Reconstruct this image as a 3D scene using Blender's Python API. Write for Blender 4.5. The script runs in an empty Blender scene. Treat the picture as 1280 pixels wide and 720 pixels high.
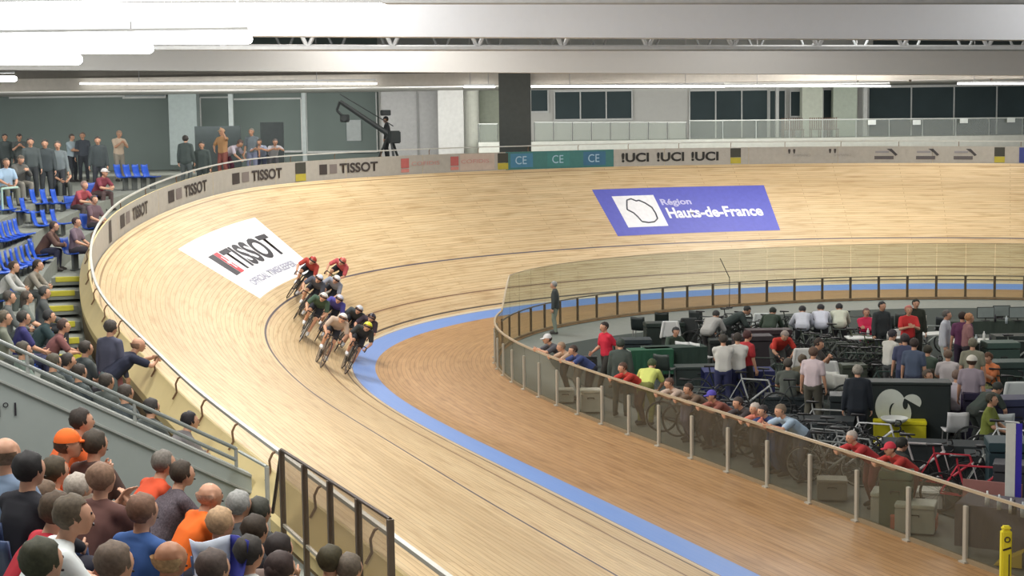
import bpy, bmesh, math, random
import numpy as np
from mathutils import Vector, Matrix
random.seed(7)
C = bpy.context.scene.collection
PI = math.pi
R = math.radians
# ------------------------------------------------------------------ camera
CAM = np.array([52.799, -29.220, 6.182]); YAW, PITCH, FPX, ROLL = 2.75422, 0.09989, 1979.85, -0.01341
_cy, _sy, _cp, _sp = math.cos(YAW), math.sin(YAW), math.cos(PITCH), math.sin(PITCH)
F_ = np.array([_cp*_cy, _cp*_sy, -_sp]); R0 = np.array([_sy, -_cy, 0]); U0 = np.cross(R0, F_)
R_ = R0*math.cos(ROLL)+U0*math.sin(ROLL); U_ = U0*math.cos(ROLL)-R0*math.sin(ROLL)
cd = bpy.data.cameras.new('camera'); cam = bpy.data.objects.new('camera', cd); C.objects.link(cam)
cd.sensor_width = 36; cd.lens = FPX/1280*36; cd.clip_end = 400; cd.clip_start = .3
m3 = Matrix(((R_[0], U_[0], -F_[0]), (R_[1], U_[1], -F_[1]), (R_[2], U_[2], -F_[2])))
cam.matrix_world = Matrix.Translation(CAM) @ m3.to_4x4()
bpy.context.scene.camera = cam
def ray(x, y): return F_+R_*(x-640)/FPX-U_*(y-360)/FPX
FH = np.array([_cy, _sy, 0]); RH = R0                      # level axes of the hall's end wall
def proj(P):
    d = np.asarray(P)-CAM; z = d@F_
    return 640+FPX*(d@R_)/z, 360-FPX*(d@U_)/z
# ------------------------------------------------------------------ track plan and banking
KS = [0, 6, 12, 18, 24, 30, 37, 45]; KV = [.04241, .05446, .06289, .05583, .04477, .01824, -.00109, 0]
BS = [0, 8, 16, 24, 32, 42, 55]; BV = [.73424, .72594, .69548, .50461, .35592, .29351, .29097]
W = 6.903; D = 3.899; BW = .631; ZA = -.1796
S = np.linspace(-110, 110, 881); DS = S[1]-S[0]
_k = np.interp(abs(S), KS, KV); _k *= PI/(_k.sum()*DS)
_th = np.cumsum(_k)*DS; _th -= _th[440]; _ang = PI/2-_th
TX = np.cumsum(np.cos(_ang))*DS; TY = np.cumsum(np.sin(_ang))*DS; TX -= TX[440]; TY -= TY[440]
NX, NY = -np.sin(_ang), np.cos(_ang)
_b = np.interp(abs(S), BS, BV); _w = np.hanning(33); _w /= _w.sum()
BK = np.convolve(np.pad(_b, 16, mode='edge'), _w, mode='valid')
def I(a, s): return float(np.interp(s, S, a))
def at(s, u, lift=0.):
    """point on the track (u metres up the banking), lift along the surface normal"""
    b = I(BK, s); nx, ny = I(NX, s), I(NY, s); x, y = I(TX, s), I(TY, s)
    if u >= 0: h, z = u*math.cos(b)-lift*math.sin(b), u*math.sin(b)+lift*math.cos(b)
    else:
        v = min(-u, BW); bb = .35*b; h, z = -v*math.cos(bb), -v*math.sin(bb)+lift
        if -u > BW:
            t = min(1, (-u-BW)/.25); h -= (-u-BW); z = z*(1-t)+ZA*t+lift
    return Vector((x+nx*h, y+ny*h, z))
def edge(s, dh=0., dz=0.):
    """point at outward offset dh from the top edge of the track"""
    p = at(s, W); n = Vector((I(NX, s), I(NY, s), 0))
    return p+n*dh+Vector((0, 0, dz))
def zout(s): return W*math.sin(I(BK, s))
def bh(s): return .47+.23*min(1, max(0, (s+31)/8))           # height of the perimeter boards
# ------------------------------------------------------------------ materials
_M = {}
def mat(name, col, rough=.6, metal=0., emit=None, bump=0., noise=.06, nscale=6., spec=.4):
    key = name
    if key in _M: return _M[key]
    m = bpy.data.materials.new(name); m.use_nodes = True; nt = m.node_tree; b = nt.nodes['Principled BSDF']
    b.inputs['Roughness'].default_value = rough; b.inputs['Metallic'].default_value = metal
    b.inputs['Specular IOR Level'].default_value = spec
    c = (*[max(0., min(1., v)) for v in col], 1)
    b.inputs['Base Color'].default_value = c
    if noise and not emit:
        tc = nt.nodes.new('ShaderNodeTexCoord'); n = nt.nodes.new('ShaderNodeTexNoise'); n.inputs['Scale'].default_value = nscale
        mx = nt.nodes.new('ShaderNodeMix'); mx.data_type = 'RGBA'
        mx.inputs[6].default_value = (*[v*(1-noise*2) for v in c[:3]], 1); mx.inputs[7].default_value = (*[min(1, v*(1+noise*2)) for v in c[:3]], 1)
        nt.links.new(tc.outputs['Object'], n.inputs['Vector']); nt.links.new(n.outputs['Fac'], mx.inputs[0]); nt.links.new(mx.outputs[2], b.inputs['Base Color'])
    if emit:
        b.inputs['Emission Color'].default_value = (*emit[:3], 1); b.inputs['Emission Strength'].default_value = emit[3]
    _M[key] = m; return m
def srgb(r, g, b):
    f = lambda v: (v/255/12.92) if v/255 <= .04045 else ((v/255+.055)/1.055)**2.4
    return (f(r), f(g), f(b))
def cm(r, g, b, rough=.75, **k): return mat('tone_%d_%d_%d_%d' % (r, g, b, int(rough*100)), srgb(r, g, b), rough, **k)
def glass(name, tint, refl=.08, body=None, bodyf=0.):
    m = bpy.data.materials.new(name); m.use_nodes = True; nt = m.node_tree; nt.nodes.clear()
    o = nt.nodes.new('ShaderNodeOutputMaterial'); t = nt.nodes.new('ShaderNodeBsdfTransparent'); t.inputs[0].default_value = (*tint, 1)
    g = nt.nodes.new('ShaderNodeBsdfGlossy'); g.inputs['Roughness'].default_value = .08
    x = nt.nodes.new('ShaderNodeMixShader'); x.inputs[0].default_value = refl
    nt.links.new(t.outputs[0], x.inputs[1]); nt.links.new(g.outputs[0], x.inputs[2]); last = x
    if bodyf:
        d = nt.nodes.new('ShaderNodeBsdfDiffuse'); d.inputs[0].default_value = (*body, 1)
        y = nt.nodes.new('ShaderNodeMixShader'); y.inputs[0].default_value = bodyf
        nt.links.new(x.outputs[0], y.inputs[1]); nt.links.new(d.outputs[0], y.inputs[2]); last = y
    nt.links.new(last.outputs[0], o.inputs[0]); return m
def wood(name, base, dark, light, strength=1., lines=False, blue=False):
    """boards laid along the track: UV.x metres along, UV.y metres across"""
    m = bpy.data.materials.new(name); m.use_nodes = True; nt = m.node_tree; N = nt.nodes.new; L = nt.links.new
    b = nt.nodes['Principled BSDF']; b.inputs['Roughness'].default_value = .42; b.inputs['Specular IOR Level'].default_value = .35
    uv = N('ShaderNodeUVMap'); sep = N('ShaderNodeSeparateXYZ'); L(uv.outputs[0], sep.inputs[0])
    def noise(sx, sy, scale=1., det=3):
        mp = N('ShaderNodeMapping'); mp.inputs['Scale'].default_value = (sx, sy, 1); L(uv.outputs[0], mp.inputs[0])
        n = N('ShaderNodeTexNoise'); n.inputs['Scale'].default_value = scale; n.inputs['Detail'].default_value = det; L(mp.outputs[0], n.inputs['Vector']); return n.outputs['Fac']
    def ramp(fac, a, bb, ca, cb):
        r = N('ShaderNodeValToRGB'); r.color_ramp.elements[0].position = a; r.color_ramp.elements[1].position = bb
        r.color_ramp.elements[0].color = (*ca, 1); r.color_ramp.elements[1].color = (*cb, 1); L(fac, r.inputs[0]); return r.outputs[0]
    def mix(f, a, c):
        x = N('ShaderNodeMix'); x.data_type = 'RGBA'
        if isinstance(f, float): x.inputs[0].default_value = f
        else: L(f, x.inputs[0])
        for sock, v in ((6, a), (7, c)):
            if isinstance(v, tuple): x.inputs[sock].default_value = (*v, 1)
            else: L(v, x.inputs[sock])
        return x.outputs[2]
    br = N('ShaderNodeTexBrick'); br.offset = .37; br.inputs['Scale'].default_value = 1; br.inputs['Brick Width'].default_value = 3.4; br.inputs['Row Height'].default_value = .12
    br.inputs['Mortar Size'].default_value = .006; br.inputs['Color1'].default_value = (*base, 1); br.inputs['Color2'].default_value = (*[min(1, v*1.12) for v in base], 1); br.inputs['Mortar'].default_value = (*[v*.8 for v in dark], 1)
    L(uv.outputs[0], br.inputs['Vector'])
    c = mix(ramp(noise(.9, 8, 1, 3), .50, .74, (0, 0, 0), (.78*strength,)*3), br.outputs[0], dark)
    c = mix(ramp(noise(.6, 5, 1.3, 3), .52, .74, (0, 0, 0), (.6*strength,)*3), c, light)
    c = mix(ramp(noise(.05, .5, 1, 2), .42, .68, (0, 0, 0), (.35,)*3), c, tuple(v*.88 for v in dark))
    def band(lo, hi, col, c):
        g = N('ShaderNodeMath'); g.operation = 'GREATER_THAN'; g.inputs[1].default_value = lo; L(sep.outputs[1], g.inputs[0])
        l = N('ShaderNodeMath'); l.operation = 'LESS_THAN'; l.inputs[1].default_value = hi; L(sep.outputs[1], l.inputs[0])
        x = N('ShaderNodeMath'); x.operation = 'MULTIPLY'; L(g.outputs[0], x.inputs[0]); L(l.outputs[0], x.inputs[1])
        return mix(x.outputs[0], c, col)
    if lines:
        c = band(-.01, .06, srgb(205, 195, 170), c)
        c = band(.175, .235, srgb(84, 72, 62), c)
        c = band(.86, .915, srgb(128, 96, 72), c)
        c = band(2.47, 2.53, srgb(92, 84, 92), c)
        c = band(6.72, 6.76, srgb(150, 125, 90), c)
    if blue:
        c = band(-BW, -.02, mix(.12, srgb(104, 150, 218), c), c)
    L(c, b.inputs['Base Color']); return m
# ------------------------------------------------------------------ mesh helpers
def link(name, me, m=None, parent=None, label=None):
    o = bpy.data.objects.new(name, me); C.objects.link(o)
    if m is not None and me is not None and not me.materials: 
        for q in (m if isinstance(m, (list, tuple)) else [m]): me.materials.append(q)
    if parent is not None: o.parent = parent
    if label: o['label'] = label
    return o
def tag(o, label, cat, group=None, kind=None):
    o['label'] = label; o['category'] = cat
    if group: o['group'] = group
    if kind: o['kind'] = kind
    return o
def struct(o): o['kind'] = 'structure'; return o
def empty(name, loc=(0, 0, 0), rz=0.):
    o = bpy.data.objects.new(name, None); C.objects.link(o); o.location = loc; o.rotation_euler = (0, 0, rz); o.empty_display_size = .2; return o
def tomesh(bm, name='m', smooth=False, recalc=True):
    if recalc: bmesh.ops.recalc_face_normals(bm, faces=bm.faces[:])
    me = bpy.data.meshes.new(name); bm.to_mesh(me); bm.free()
    if smooth: me.polygons.foreach_set('use_smooth', [True]*len(me.polygons))
    return me
def bx(bm, c, s, rz=0., ry=0., rx=0., bev=0.):
    r = bmesh.ops.create_cube(bm, size=1)
    M = Matrix.Translation(c) @ Matrix.Rotation(rz, 4, 'Z') @ Matrix.Rotation(ry, 4, 'Y') @ Matrix.Rotation(rx, 4, 'X') @ Matrix.Diagonal((*s, 1))
    bmesh.ops.transform(bm, matrix=M, verts=r['verts'])
    if bev:
        es = list({e for v in r['verts'] for e in v.link_edges}); bmesh.ops.bevel(bm, geom=es, offset=bev, segments=2, affect='EDGES')
def tube(bm, a, b, r, r2=None, seg=8):
    a, b = Vector(a), Vector(b); d = b-a; L = d.length
    if L < 1e-5: return
    q = d.to_track_quat('Z', 'Y').to_matrix().to_4x4()
    bmesh.ops.create_cone(bm, cap_ends=True, segments=seg, radius1=r, radius2=r if r2 is None else r2, depth=L, matrix=Matrix.Translation((a+b)/2) @ q)
def path(bm, pts, r, seg=6):
    for a, b in zip(pts[:-1], pts[1:]): tube(bm, a, b, r, seg=seg)
    for p in pts[1:-1]: bmesh.ops.create_icosphere(bm, subdivisions=1, radius=r, matrix=Matrix.Translation(p))
def ball(bm, c, r, sc=(1, 1, 1), sub=2): bmesh.ops.create_icosphere(bm, subdivisions=sub, radius=r, matrix=Matrix.Translation(c) @ Matrix.Diagonal((*sc, 1)))
def torus(bm, c, R1, r, axis='Y', seg=28, s2=6, arc=1.):
    n = int(seg*arc); vs = []
    for i in range(n+(0 if arc == 1 else 1)):
        a = 2*PI*i/seg; ring = []
        for j in range(s2):
            t = 2*PI*j/s2; rr = R1+r*math.cos(t); p = (rr*math.cos(a), r*math.sin(t), rr*math.sin(a))
            if axis == 'Z': p = (p[0], p[2], p[1])
            if axis == 'X': p = (p[1], p[0], p[2])
            ring.append(bm.verts.new(Vector(p)+Vector(c)))
        vs.append(ring)
    k = len(vs)
    for i in range(k if arc == 1 else k-1):
        for j in range(s2): bm.faces.new((vs[i][j], vs[(i+1) % k][j], vs[(i+1) % k][(j+1) % s2], vs[i][(j+1) % s2]))
def prism(bm, pts, depth, axis='Y', off=0.):
    """closed outline extruded; pts in the plane normal to axis"""
    def P(p, t): return {'Y': (p[0], t, p[1]), 'X': (t, p[0], p[1]), 'Z': (p[0], p[1], t)}[axis]
    a = [bm.verts.new(P(p, off)) for p in pts]; b = [bm.verts.new(P(p, off+depth)) for p in pts]; n = len(pts)
    bm.faces.new(a); bm.faces.new(b[::-1])
    for i in range(n): bm.faces.new((a[i], b[i], b[(i+1) % n], a[(i+1) % n]))
def grid(rows, closed=False, uvf=None, cap=False):
    """rows: list of point lists; joins neighbours into quads"""
    bm = bmesh.new(); V = [[bm.verts.new(p) for p in r] for r in rows]; uvl = bm.loops.layers.uv.new('UVMap') if uvf else None
    n = len(rows[0])
    for i in range(len(V)-1):
        for j in range(n if closed else n-1):
            q = [(i, j), (i+1, j), (i+1, (j+1) % n), (i, (j+1) % n)]
            f = bm.faces.new([V[a][b] for a, b in q])
            if uvf:
                for lp, (a, b) in zip(f.loops, q): lp[uvl].uv = uvf(a, b)
    if cap and closed: bm.faces.new(V[0]); bm.faces.new(V[-1][::-1])
    return bm
def sweep(s0, s1, prof, ds=.5, base=edge):
    """closed cross-section prof(s) -> [(offset, height)] carried along the track"""
    n = max(1, int(round((s1-s0)/ds))); ss = [s0+(s1-s0)*i/n for i in range(n+1)]
    return grid([[base(s, a, b) for a, b in prof(s)] for s in ss], closed=True, cap=True)
def fen(s, dh=0., dz=0.):
    p = at(s, -D); n = Vector((I(NX, s), I(NY, s), 0)); p.z = ZA; return p+n*dh+Vector((0, 0, dz))
# ================================================================== TRACK, APRON, INFIELD
m_track = wood('pale_track_boards', srgb(206, 181, 140), srgb(170, 138, 96), srgb(222, 202, 163), 1., lines=True)
m_apron = wood('brown_apron_boards', srgb(172, 134, 92), srgb(136, 99, 62), srgb(198, 160, 116), 1., blue=True)
ss = [-84+.5*i for i in range(2*144+1)]
us = [W*i/14 for i in range(15)]
o = link('track', tomesh(grid([[at(s, u) for u in us] for s in ss], uvf=lambda a, b: (ss[a], us[b])), smooth=True, recalc=False), m_track); struct(o)
ua = [-D-.12, -D+.5, -3, -2.2, -1.5, -BW-.3, -BW, -BW*.6, -BW*.3, 0]
o = link('apron', tomesh(grid([[at(s, u) for u in ua] for s in ss], uvf=lambda a, b: (ss[a], ua[b])), smooth=True, recalc=False), m_apron); struct(o)
# substructure under the top edge of the track
m_under = mat('brown_track_side', srgb(122, 104, 74), .8)
o = link('trim_1', tomesh(sweep(-84, 60, lambda s: [(-.05, -.04), (.24, -.04), (.24, -zout(s)-.3), (-.05, -zout(s)-.3)])), m_under); struct(o)
bm = bmesh.new(); bx(bm, (15, 0, ZA-.2), (150, 110, .36)); o = link('floor', tomesh(bm), mat('grey_hall_floor', srgb(128, 132, 126), .55)); struct(o)
fs = [s for s in ss if -84 <= s <= 60]
bm = bmesh.new(); vs = []
for s in fs:
    inset = 1.5+1.6*min(1, max(0, (s+18)/6)); q = fen(s, -inset, .012)
    vs.append(bm.verts.new(q))
bm.faces.new(vs); o = link('trim_2', tomesh(bm), mat('dark_pit_carpet', srgb(58, 66, 62), .9)); struct(o)

# ---- printed adverts lying on the boards
def textmesh(txt, size=1., bold=False, spacing=1.):
    cu = bpy.data.curves.new('t', 'FONT'); cu.body = txt; cu.size = size; cu.offset = .032*size if bold else 0; cu.space_character = spacing; cu.resolution_u = 4
    ob = bpy.data.objects.new('t', cu); C.objects.link(ob); dg = bpy.context.evaluated_depsgraph_get(); me = bpy.data.meshes.new_from_object(ob.evaluated_get(dg))
    bpy.data.objects.remove(ob); me.materials.clear()
    xs = [v.co.x for v in me.vertices]; ys = [v.co.y for v in me.vertices]
    x0, x1, y0, y1 = min(xs), max(xs), min(ys), max(ys)
    for v in me.vertices: v.co = ((v.co.x-x0)/(x1-x0), (v.co.y-y0)/(y1-y0), 0)
    return me
def warp(me, f):
    for v in me.vertices: v.co = f(v.co.x, v.co.y, v.co.z)
    me.update(); return me
def ontrack(name, s0, s1, u0, u1, m, parent, lift=.006, lab=None):
    n = max(2, int(abs(s1-s0)/.4)); k = max(2, int((u1-u0)/.4))
    return link(name, tomesh(grid([[at(s0+(s1-s0)*i/n, u0+(u1-u0)*j/k, lift) for j in range(k+1)] for i in range(n+1)]), recalc=False), m, parent, lab)
def text_track(txt, s0, s1, u0, u1, m, parent, name='lettering', bold=True, lab=None, lift=.014):
    return link(name, warp(textmesh(txt, bold=bold), lambda x, y, z: at(s0+(s1-s0)*x, u0+(u1-u0)*y, lift)), m, parent, lab)
m_white = cm(238, 238, 240, .5); m_ink = cm(45, 42, 48, .5); m_red = cm(200, 60, 70, .5); m_pale = cm(166, 166, 182, .5)
r = empty('track_advert'); tag(r, 'white watch-maker advert printed on the banking beside the riders', 'advert')
ontrack('white_panel', -21.45, -16.45, 3.05, 5.65, m_white, r)
text_track('TISSOT', -19.95, -16.9, 4.0, 4.95, m_ink, r)
text_track('OFFICIAL TIMEKEEPER', -20.6, -17.1, 3.42, 3.68, m_pale, r, 'small_lettering')
ontrack('logo_square', -20.75, -20.35, 4.0, 4.95, m_ink, r, .014); ontrack('logo_square', -20.32, -20.02, 4.0, 4.95, m_red, r, .014, 'red logo square')
ontrack('logo_cross', -20.27, -20.07, 4.42, 4.52, m_white, r, .02); ontrack('logo_cross', -20.2, -20.14, 4.2, 4.75, m_white, r, .022)
r = empty('track_advert'); tag(r, 'violet blue regional council advert printed on the far banking', 'advert')
m_vio = cm(92, 96, 188, .5)
ontrack('blue_panel', -2.15, 4.25, 3.02, 5.62, m_vio, r)
ontrack('white_square', -1.55, .05, 3.45, 5.2, m_white, r, .012)
text_track('Hauts-de-France', .25, 3.85, 3.85, 4.45, m_white, r)
text_track('Région', .2, 1.35, 4.5, 4.95, cm(190, 190, 226, .5), r, 'small_lettering')
outl = [(.30, .88), (.42, .92), (.52, .84), (.60, .86), (.72, .76), (.84, .60), (.86, .40), (.84, .22), (.72, .12), (.56, .10), (.40, .14), (.36, .30), (.30, .44), (.18, .56), (.22, .68), (.30, .88)]
bm = bmesh.new()
for (a, b), (c_, d_) in zip(outl[:-1], outl[1:]):
    tube(bm, at(-1.5+1.5*a, 3.5+1.65*b, .018), at(-1.5+1.5*c_, 3.5+1.65*d_, .018), .03, seg=5)
link('region_outline', tomesh(bm), cm(90, 92, 100), r)
# ================================================================== PERIMETER BOARDS
m_board = mat('grey_advert_board', srgb(168, 164, 154), .55); m_ply = mat('plywood_back', srgb(226, 206, 150), .7, noise=.04, nscale=2)
m_rail = cm(190, 190, 182, .35); m_bracket = cm(120, 92, 66, .5)
bar = empty('perimeter_barrier', edge(-30)); bar.location = (0, 0, 0)
tag(bar, 'low barrier of advert boards with handrail round the top of the banking', 'barrier')
def board(s0, s1, m=m_board):
    def pr(s):
        h = bh(s); return [(.03, -.03), (.26, -.03), (.27, h-.36), (.065, h), (.03, h)]
    bm = sweep(s0+.004, s1-.004, pr, .5)
    me = tomesh(bm); me.materials.append(m); me.materials.append(m_ply)
    for p in me.polygons:                                     # inner face printed, outer face and top plywood
        c = p.center; i = int(np.argmin((TX-c.x)**2+(TY-c.y)**2)); n = Vector((NX[i], NY[i], 0))
        p.material_index = 0 if p.normal.dot(n) < -.5 else 1
    return link('advert_board', me, None, bar)
s = -80.
while s < 58: board(s, s+3); s += 3
sw = -6.
bm = sweep(-80, 58, lambda s: [(-.02, bh(s)+.20), (.03, bh(s)+.20), (.03, bh(s)+.24), (-.02, bh(s)+.24)], .5)
link('top_rail', tomesh(bm), m_rail, bar)
s = -78
for i in range(72):
    bm = bmesh.new(); h = bh(s)
    path(bm, [edge(s, .15, h-.10), edge(s, .09, h+.0), edge(s, .10, h+.12), edge(s, .06, h+.2), edge(s, .005, h+.22)], .014, 5)
    link('rail_bracket', tomesh(bm), m_bracket, bar); s += 1.85
def s_of(px, dz=.35):
    """where along the far boards a picture column falls"""
    g = [(-27+.1*i) for i in range(480)]; xs = [proj(edge(s, .03, dz))[0] for s in g]
    return float(np.interp(px, xs, g))
def onboard(name, px0, px1, h0, h1, m, lab=None, lift=.012):
    a, b = s_of(px0), s_of(px1); n = max(1, int(abs(b-a)/.3))
    rows = [[edge(a+(b-a)*i/n, .03-lift, bh(0)*v) for v in (h0, h1)] for i in range(n+1)]
    return link(name, tomesh(grid(rows), recalc=False), m, bar, lab)
def text_board(txt, px0, px1, h0, h1, m, bold=True, lab=None, name='lettering'):
    a, b = s_of(px0), s_of(px1)
    return link(name, warp(textmesh(txt, bold=bold), lambda x, y, z: edge(a+(b-a)*x, .03-.02, .7*(h0+(h1-h0)*y))), m, bar, lab)
m_dk = cm(62, 56, 54, .6); m_gr = cm(120, 112, 108, .6)
for (a, b, c_) in ((399, 422, 472), (290, 312, 352), (210, 228, 258), (150, 163, 184)):
    text_board('TISSOT', b+2, c_, .28, .78, m_dk)
    onboard('logo_bar', a, a+(b-a)*.42, .28, .78, m_dk); onboard('logo_bar', a+(b-a)*.55, b-1, .3, .76, m_gr)
for x in (375, 628, 919, 1249):
    onboard('dark_block', x-6, x+7, .42, .95, cm(66, 66, 58)); onboard('yellow_block', x-6, x+7, .05, .4, cm(176, 164, 62))
onboard('dark_block', 136, 139, .1, .9, m_dk)
for x in (501, 563):
    onboard('red_block', x, x+10, .35, .85, cm(176, 96, 92)); onboard('red_block', x, x+10, .12, .3, cm(196, 130, 120)); text_board('COFIDIS', x+13, x+48, .45, .66, cm(190, 140, 134), False)
onboard('pink_panel', 575, 618, .06, .96, cm(188, 172, 158), lift=.006)
onboard('teal_panel', 632, 767, .0, 1., cm(66, 116, 112), lift=.006)
for i, x in enumerate((644, 690, 735)):
    onboard('blue_patch', x-6, x+22, .12, .9, (cm(70, 122, 150), cm(66, 124, 120), cm(60, 104, 132))[i], lift=.01)
    text_board('CE', x, x+14, .3, .75, cm(160, 190, 206), False)
for x in (777, 821, 864): text_board('!UCI', x, x+34, .24, .78, cm(44, 44, 42))
for x in (985, 1036): text_board("''", x, x+9, .6, .86, m_dk, False); text_board('SHIMANO', x+6, x+28, .42, .56, cm(140, 140, 134), False)
for x in (1093, 1145, 1192):
    onboard('grey_bar', x, x+24, .22, .42, cm(92, 88, 88)); onboard('grey_bar', x+1, x+18, .6, .72, cm(140, 138, 140))
    a0, a1 = s_of(x+15), s_of(x+29); bm = bmesh.new(); vs = [bm.verts.new(edge(a0+(a1-a0)*t, .012, .7*h)) for t, h in ((0, .85), (.45, .85), (1, .5), (.8, .42), (.5, .62))]
    bm.faces.new(vs); link('swoosh_mark', tomesh(bm, recalc=False), cm(66, 64, 66), bar)
onboard('blue_block', 1274, 1290, .05, .95, cm(60, 70, 130)); onboard('white_block', 1262, 1273, .05, .95, m_board, lift=.008)

# ================================================================== INFIELD GLASS FENCE
m_fglass = glass('smoked_fence_glass', (.80, .80, .76), .04, srgb(146, 140, 124), .09)
m_fglass2 = glass('clear_green_glass', (.83, .87, .86), .0, srgb(96, 106, 100), .07)
m_post = cm(178, 174, 162, .45, metal=.2); m_fpost = cm(112, 92, 70, .5); m_cap = cm(176, 160, 134, .4)
fn = empty('glass_fence'); tag(fn, 'glass panel fence with grey posts and top rail round the infield', 'fence')
def fh(s): return 1.07+.95*min(1, max(0, (s+18.3)/1.5))
s = -60.
k = 0
while s < 40 and k < 78:
    bm = sweep(s+.008, s+1.342, lambda t: [(-.006, .05), (.006, .05), (.006, fh(t)), (-.006, fh(t))], .3, base=fen)
    link('glass_panel', tomesh(bm), m_fglass if s < -18.5 else m_fglass2, fn)
    bm = bmesh.new(); p0, p1 = fen(s, .02, 0), fen(s, .02, .84); a = math.atan2(I(NY, s), I(NX, s))
    bx(bm, (p0+p1)/2, (.05, .085, .84), rz=a, bev=.008); bx(bm, p0+Vector((0, 0, .012)), (.14, .14, .024), rz=a)
    link('post', tomesh(bm), m_post if s < -18.5 else m_fpost, fn); s += 1.35; k += 1
bm = sweep(-60, 42, lambda t: [(-.025, fh(t)-.01) if t < -17 else (-.012, fh(t)-.005), (.025, fh(t)-.01) if t < -17 else (.012, fh(t)-.005), (.025, fh(t)+.03) if t < -17 else (.012, fh(t)+.01), (-.025, fh(t)+.03) if t < -17 else (-.012, fh(t)+.01)], .3, base=fen)
link('top_rail', tomesh(bm), m_cap, fn)
bm = sweep(-19, 42, lambda t: [(-.09, .83), (-.06, .83), (-.06, .865), (-.09, .865)], .5, base=fen)
link('hand_rail', tomesh(bm), cm(110, 104, 92, .4), fn)
bm = sweep(-60, 42, lambda t: [(-.04, 0), (.03, 0), (.03, .07), (-.04, .07)], .5, base=fen)
link('base_channel', tomesh(bm), cm(140, 124, 98), fn)

# ================================================================== SPECTATOR STANDS
m_conc = mat('pale_concrete', srgb(132, 136, 128), .85, noise=.08); m_conc_d = mat('grey_concrete', srgb(128, 134, 130), .8, noise=.05, nscale=2)
def frow(s, o):                                              # tread height at outward distance o
    z0 = zout(s)-.5
    if o < 1.2: return z0
    return min(max(4.45, z0), z0+.38*(1+int((o-1.2)/.8)))
def F_mid(x, y):
    i = int(np.argmin((TX-x)**2+(TY-y)**2)); s = S[i]
    e = at(s, W); o = (x-e.x)*NX[i]+(y-e.y)*NY[i]
    z0 = zout(s)-.5
    return min(max(4.45, z0), z0+.475*max(0, o-1.2))
def F_fore(x, y): return 1.9+.475*(-25.4-y-1.0)
# mid block: terraces parallel to the track
k = 0
for i in range(12):
    o0 = -.0 if i == 0 else 1.2+.8*(i-1); o1 = 1.2+.8*i if i < 11 else 34.
    if i == 0: o0 = .04
    def pr(s, o0=o0, o1=o1):
        z = frow(s, (o0+o1)/2 if o1 < 30 else 40)-zout(s); return [(o0, z), (o1, z), (o1, -zout(s)-.3), (o0, -zout(s)-.3)]
    bm = sweep(-45.85, 34, pr, .8); o = link('terrace_step', tomesh(bm), m_conc); struct(o)
# foreground block: straight rows beside the home straight
for i in range(7):
    y0 = -25.28 if i == 0 else -26.0-.8*(i-1); y1 = -26.0-.8*i; z = 1.9-.19+.38*i if i else 1.9
    bm = bmesh.new(); bx(bm, (46.5, (y0+y1)/2, z/2-.1), (18.6, abs(y1-y0), z+.2)); struct(link('terrace_step', tomesh(bm), m_conc))
# gangway between the blocks
bm = bmesh.new(); bx(bm, (36.4, -30, .45), (1.8, 9.2, .9)); struct(link('floor_gangway', tomesh(bm), m_conc_d))
for i in range(4):
    bm = bmesh.new(); bx(bm, (36.4, -25.55-.15-.3*i, (1.8-.25*i)/2), (1.75, .3, 1.8-.25*i)); struct(link('terrace_step', tomesh(bm), m_conc_d))
# raked parapet wall with its rails
m_par = mat('painted_parapet', srgb(156, 164, 160), .7, noise=.03)
par = empty('parapet_wall'); tag(par, 'grey raked parapet wall with twin handrails above the crouched orange crowd', 'wall')
ztop = lambda y: 2.42+.555*(-25.5-y)
bm = bmesh.new(); prism(bm, [(-25.35, 0), (-25.35, ztop(-25.35)), (-33, ztop(-33)), (-33, 0)], .16, 'X', 35.34); link('wall_panel', tomesh(bm), m_par, par)
bm = bmesh.new(); prism(bm, [(-25.35, ztop(-25.35)-.19), (-25.35, ztop(-25.35)-.165), (-33, ztop(-33)-.165), (-33, ztop(-33)-.19)], .03, 'X', 35.5); link('ledge', tomesh(bm), cm(160, 164, 158), par)
bm = bmesh.new(); prism(bm, [(-25.35, ztop(-25.35)), (-25.35, ztop(-25.35)+.03), (-33, ztop(-33)+.03), (-33, ztop(-33))], .2, 'X', 35.32); link('coping', tomesh(bm), cm(158, 162, 156), par)
for dz in (.11, .24):
    bm = bmesh.new(); tube(bm, (35.42, -25.5, ztop(-25.5)+dz), (35.42, -33, ztop(-33)+dz), .022); link('handrail', tomesh(bm), cm(130, 136, 132, .4), par)
for i in range(7):
    y = -25.5-1.1*i; bm = bmesh.new(); tube(bm, (35.42, y, ztop(y)-.02), (35.42, y, ztop(y)+.25), .02); link('post', tomesh(bm), cm(150, 154, 150, .4), par)
tm = textmesh('N°1', bold=False); warp(tm, lambda x, y, z: Vector((35.515, -28.14+.30*x, 3.24+.15*y))); link('lettering', tm, m_ink, par)
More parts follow.
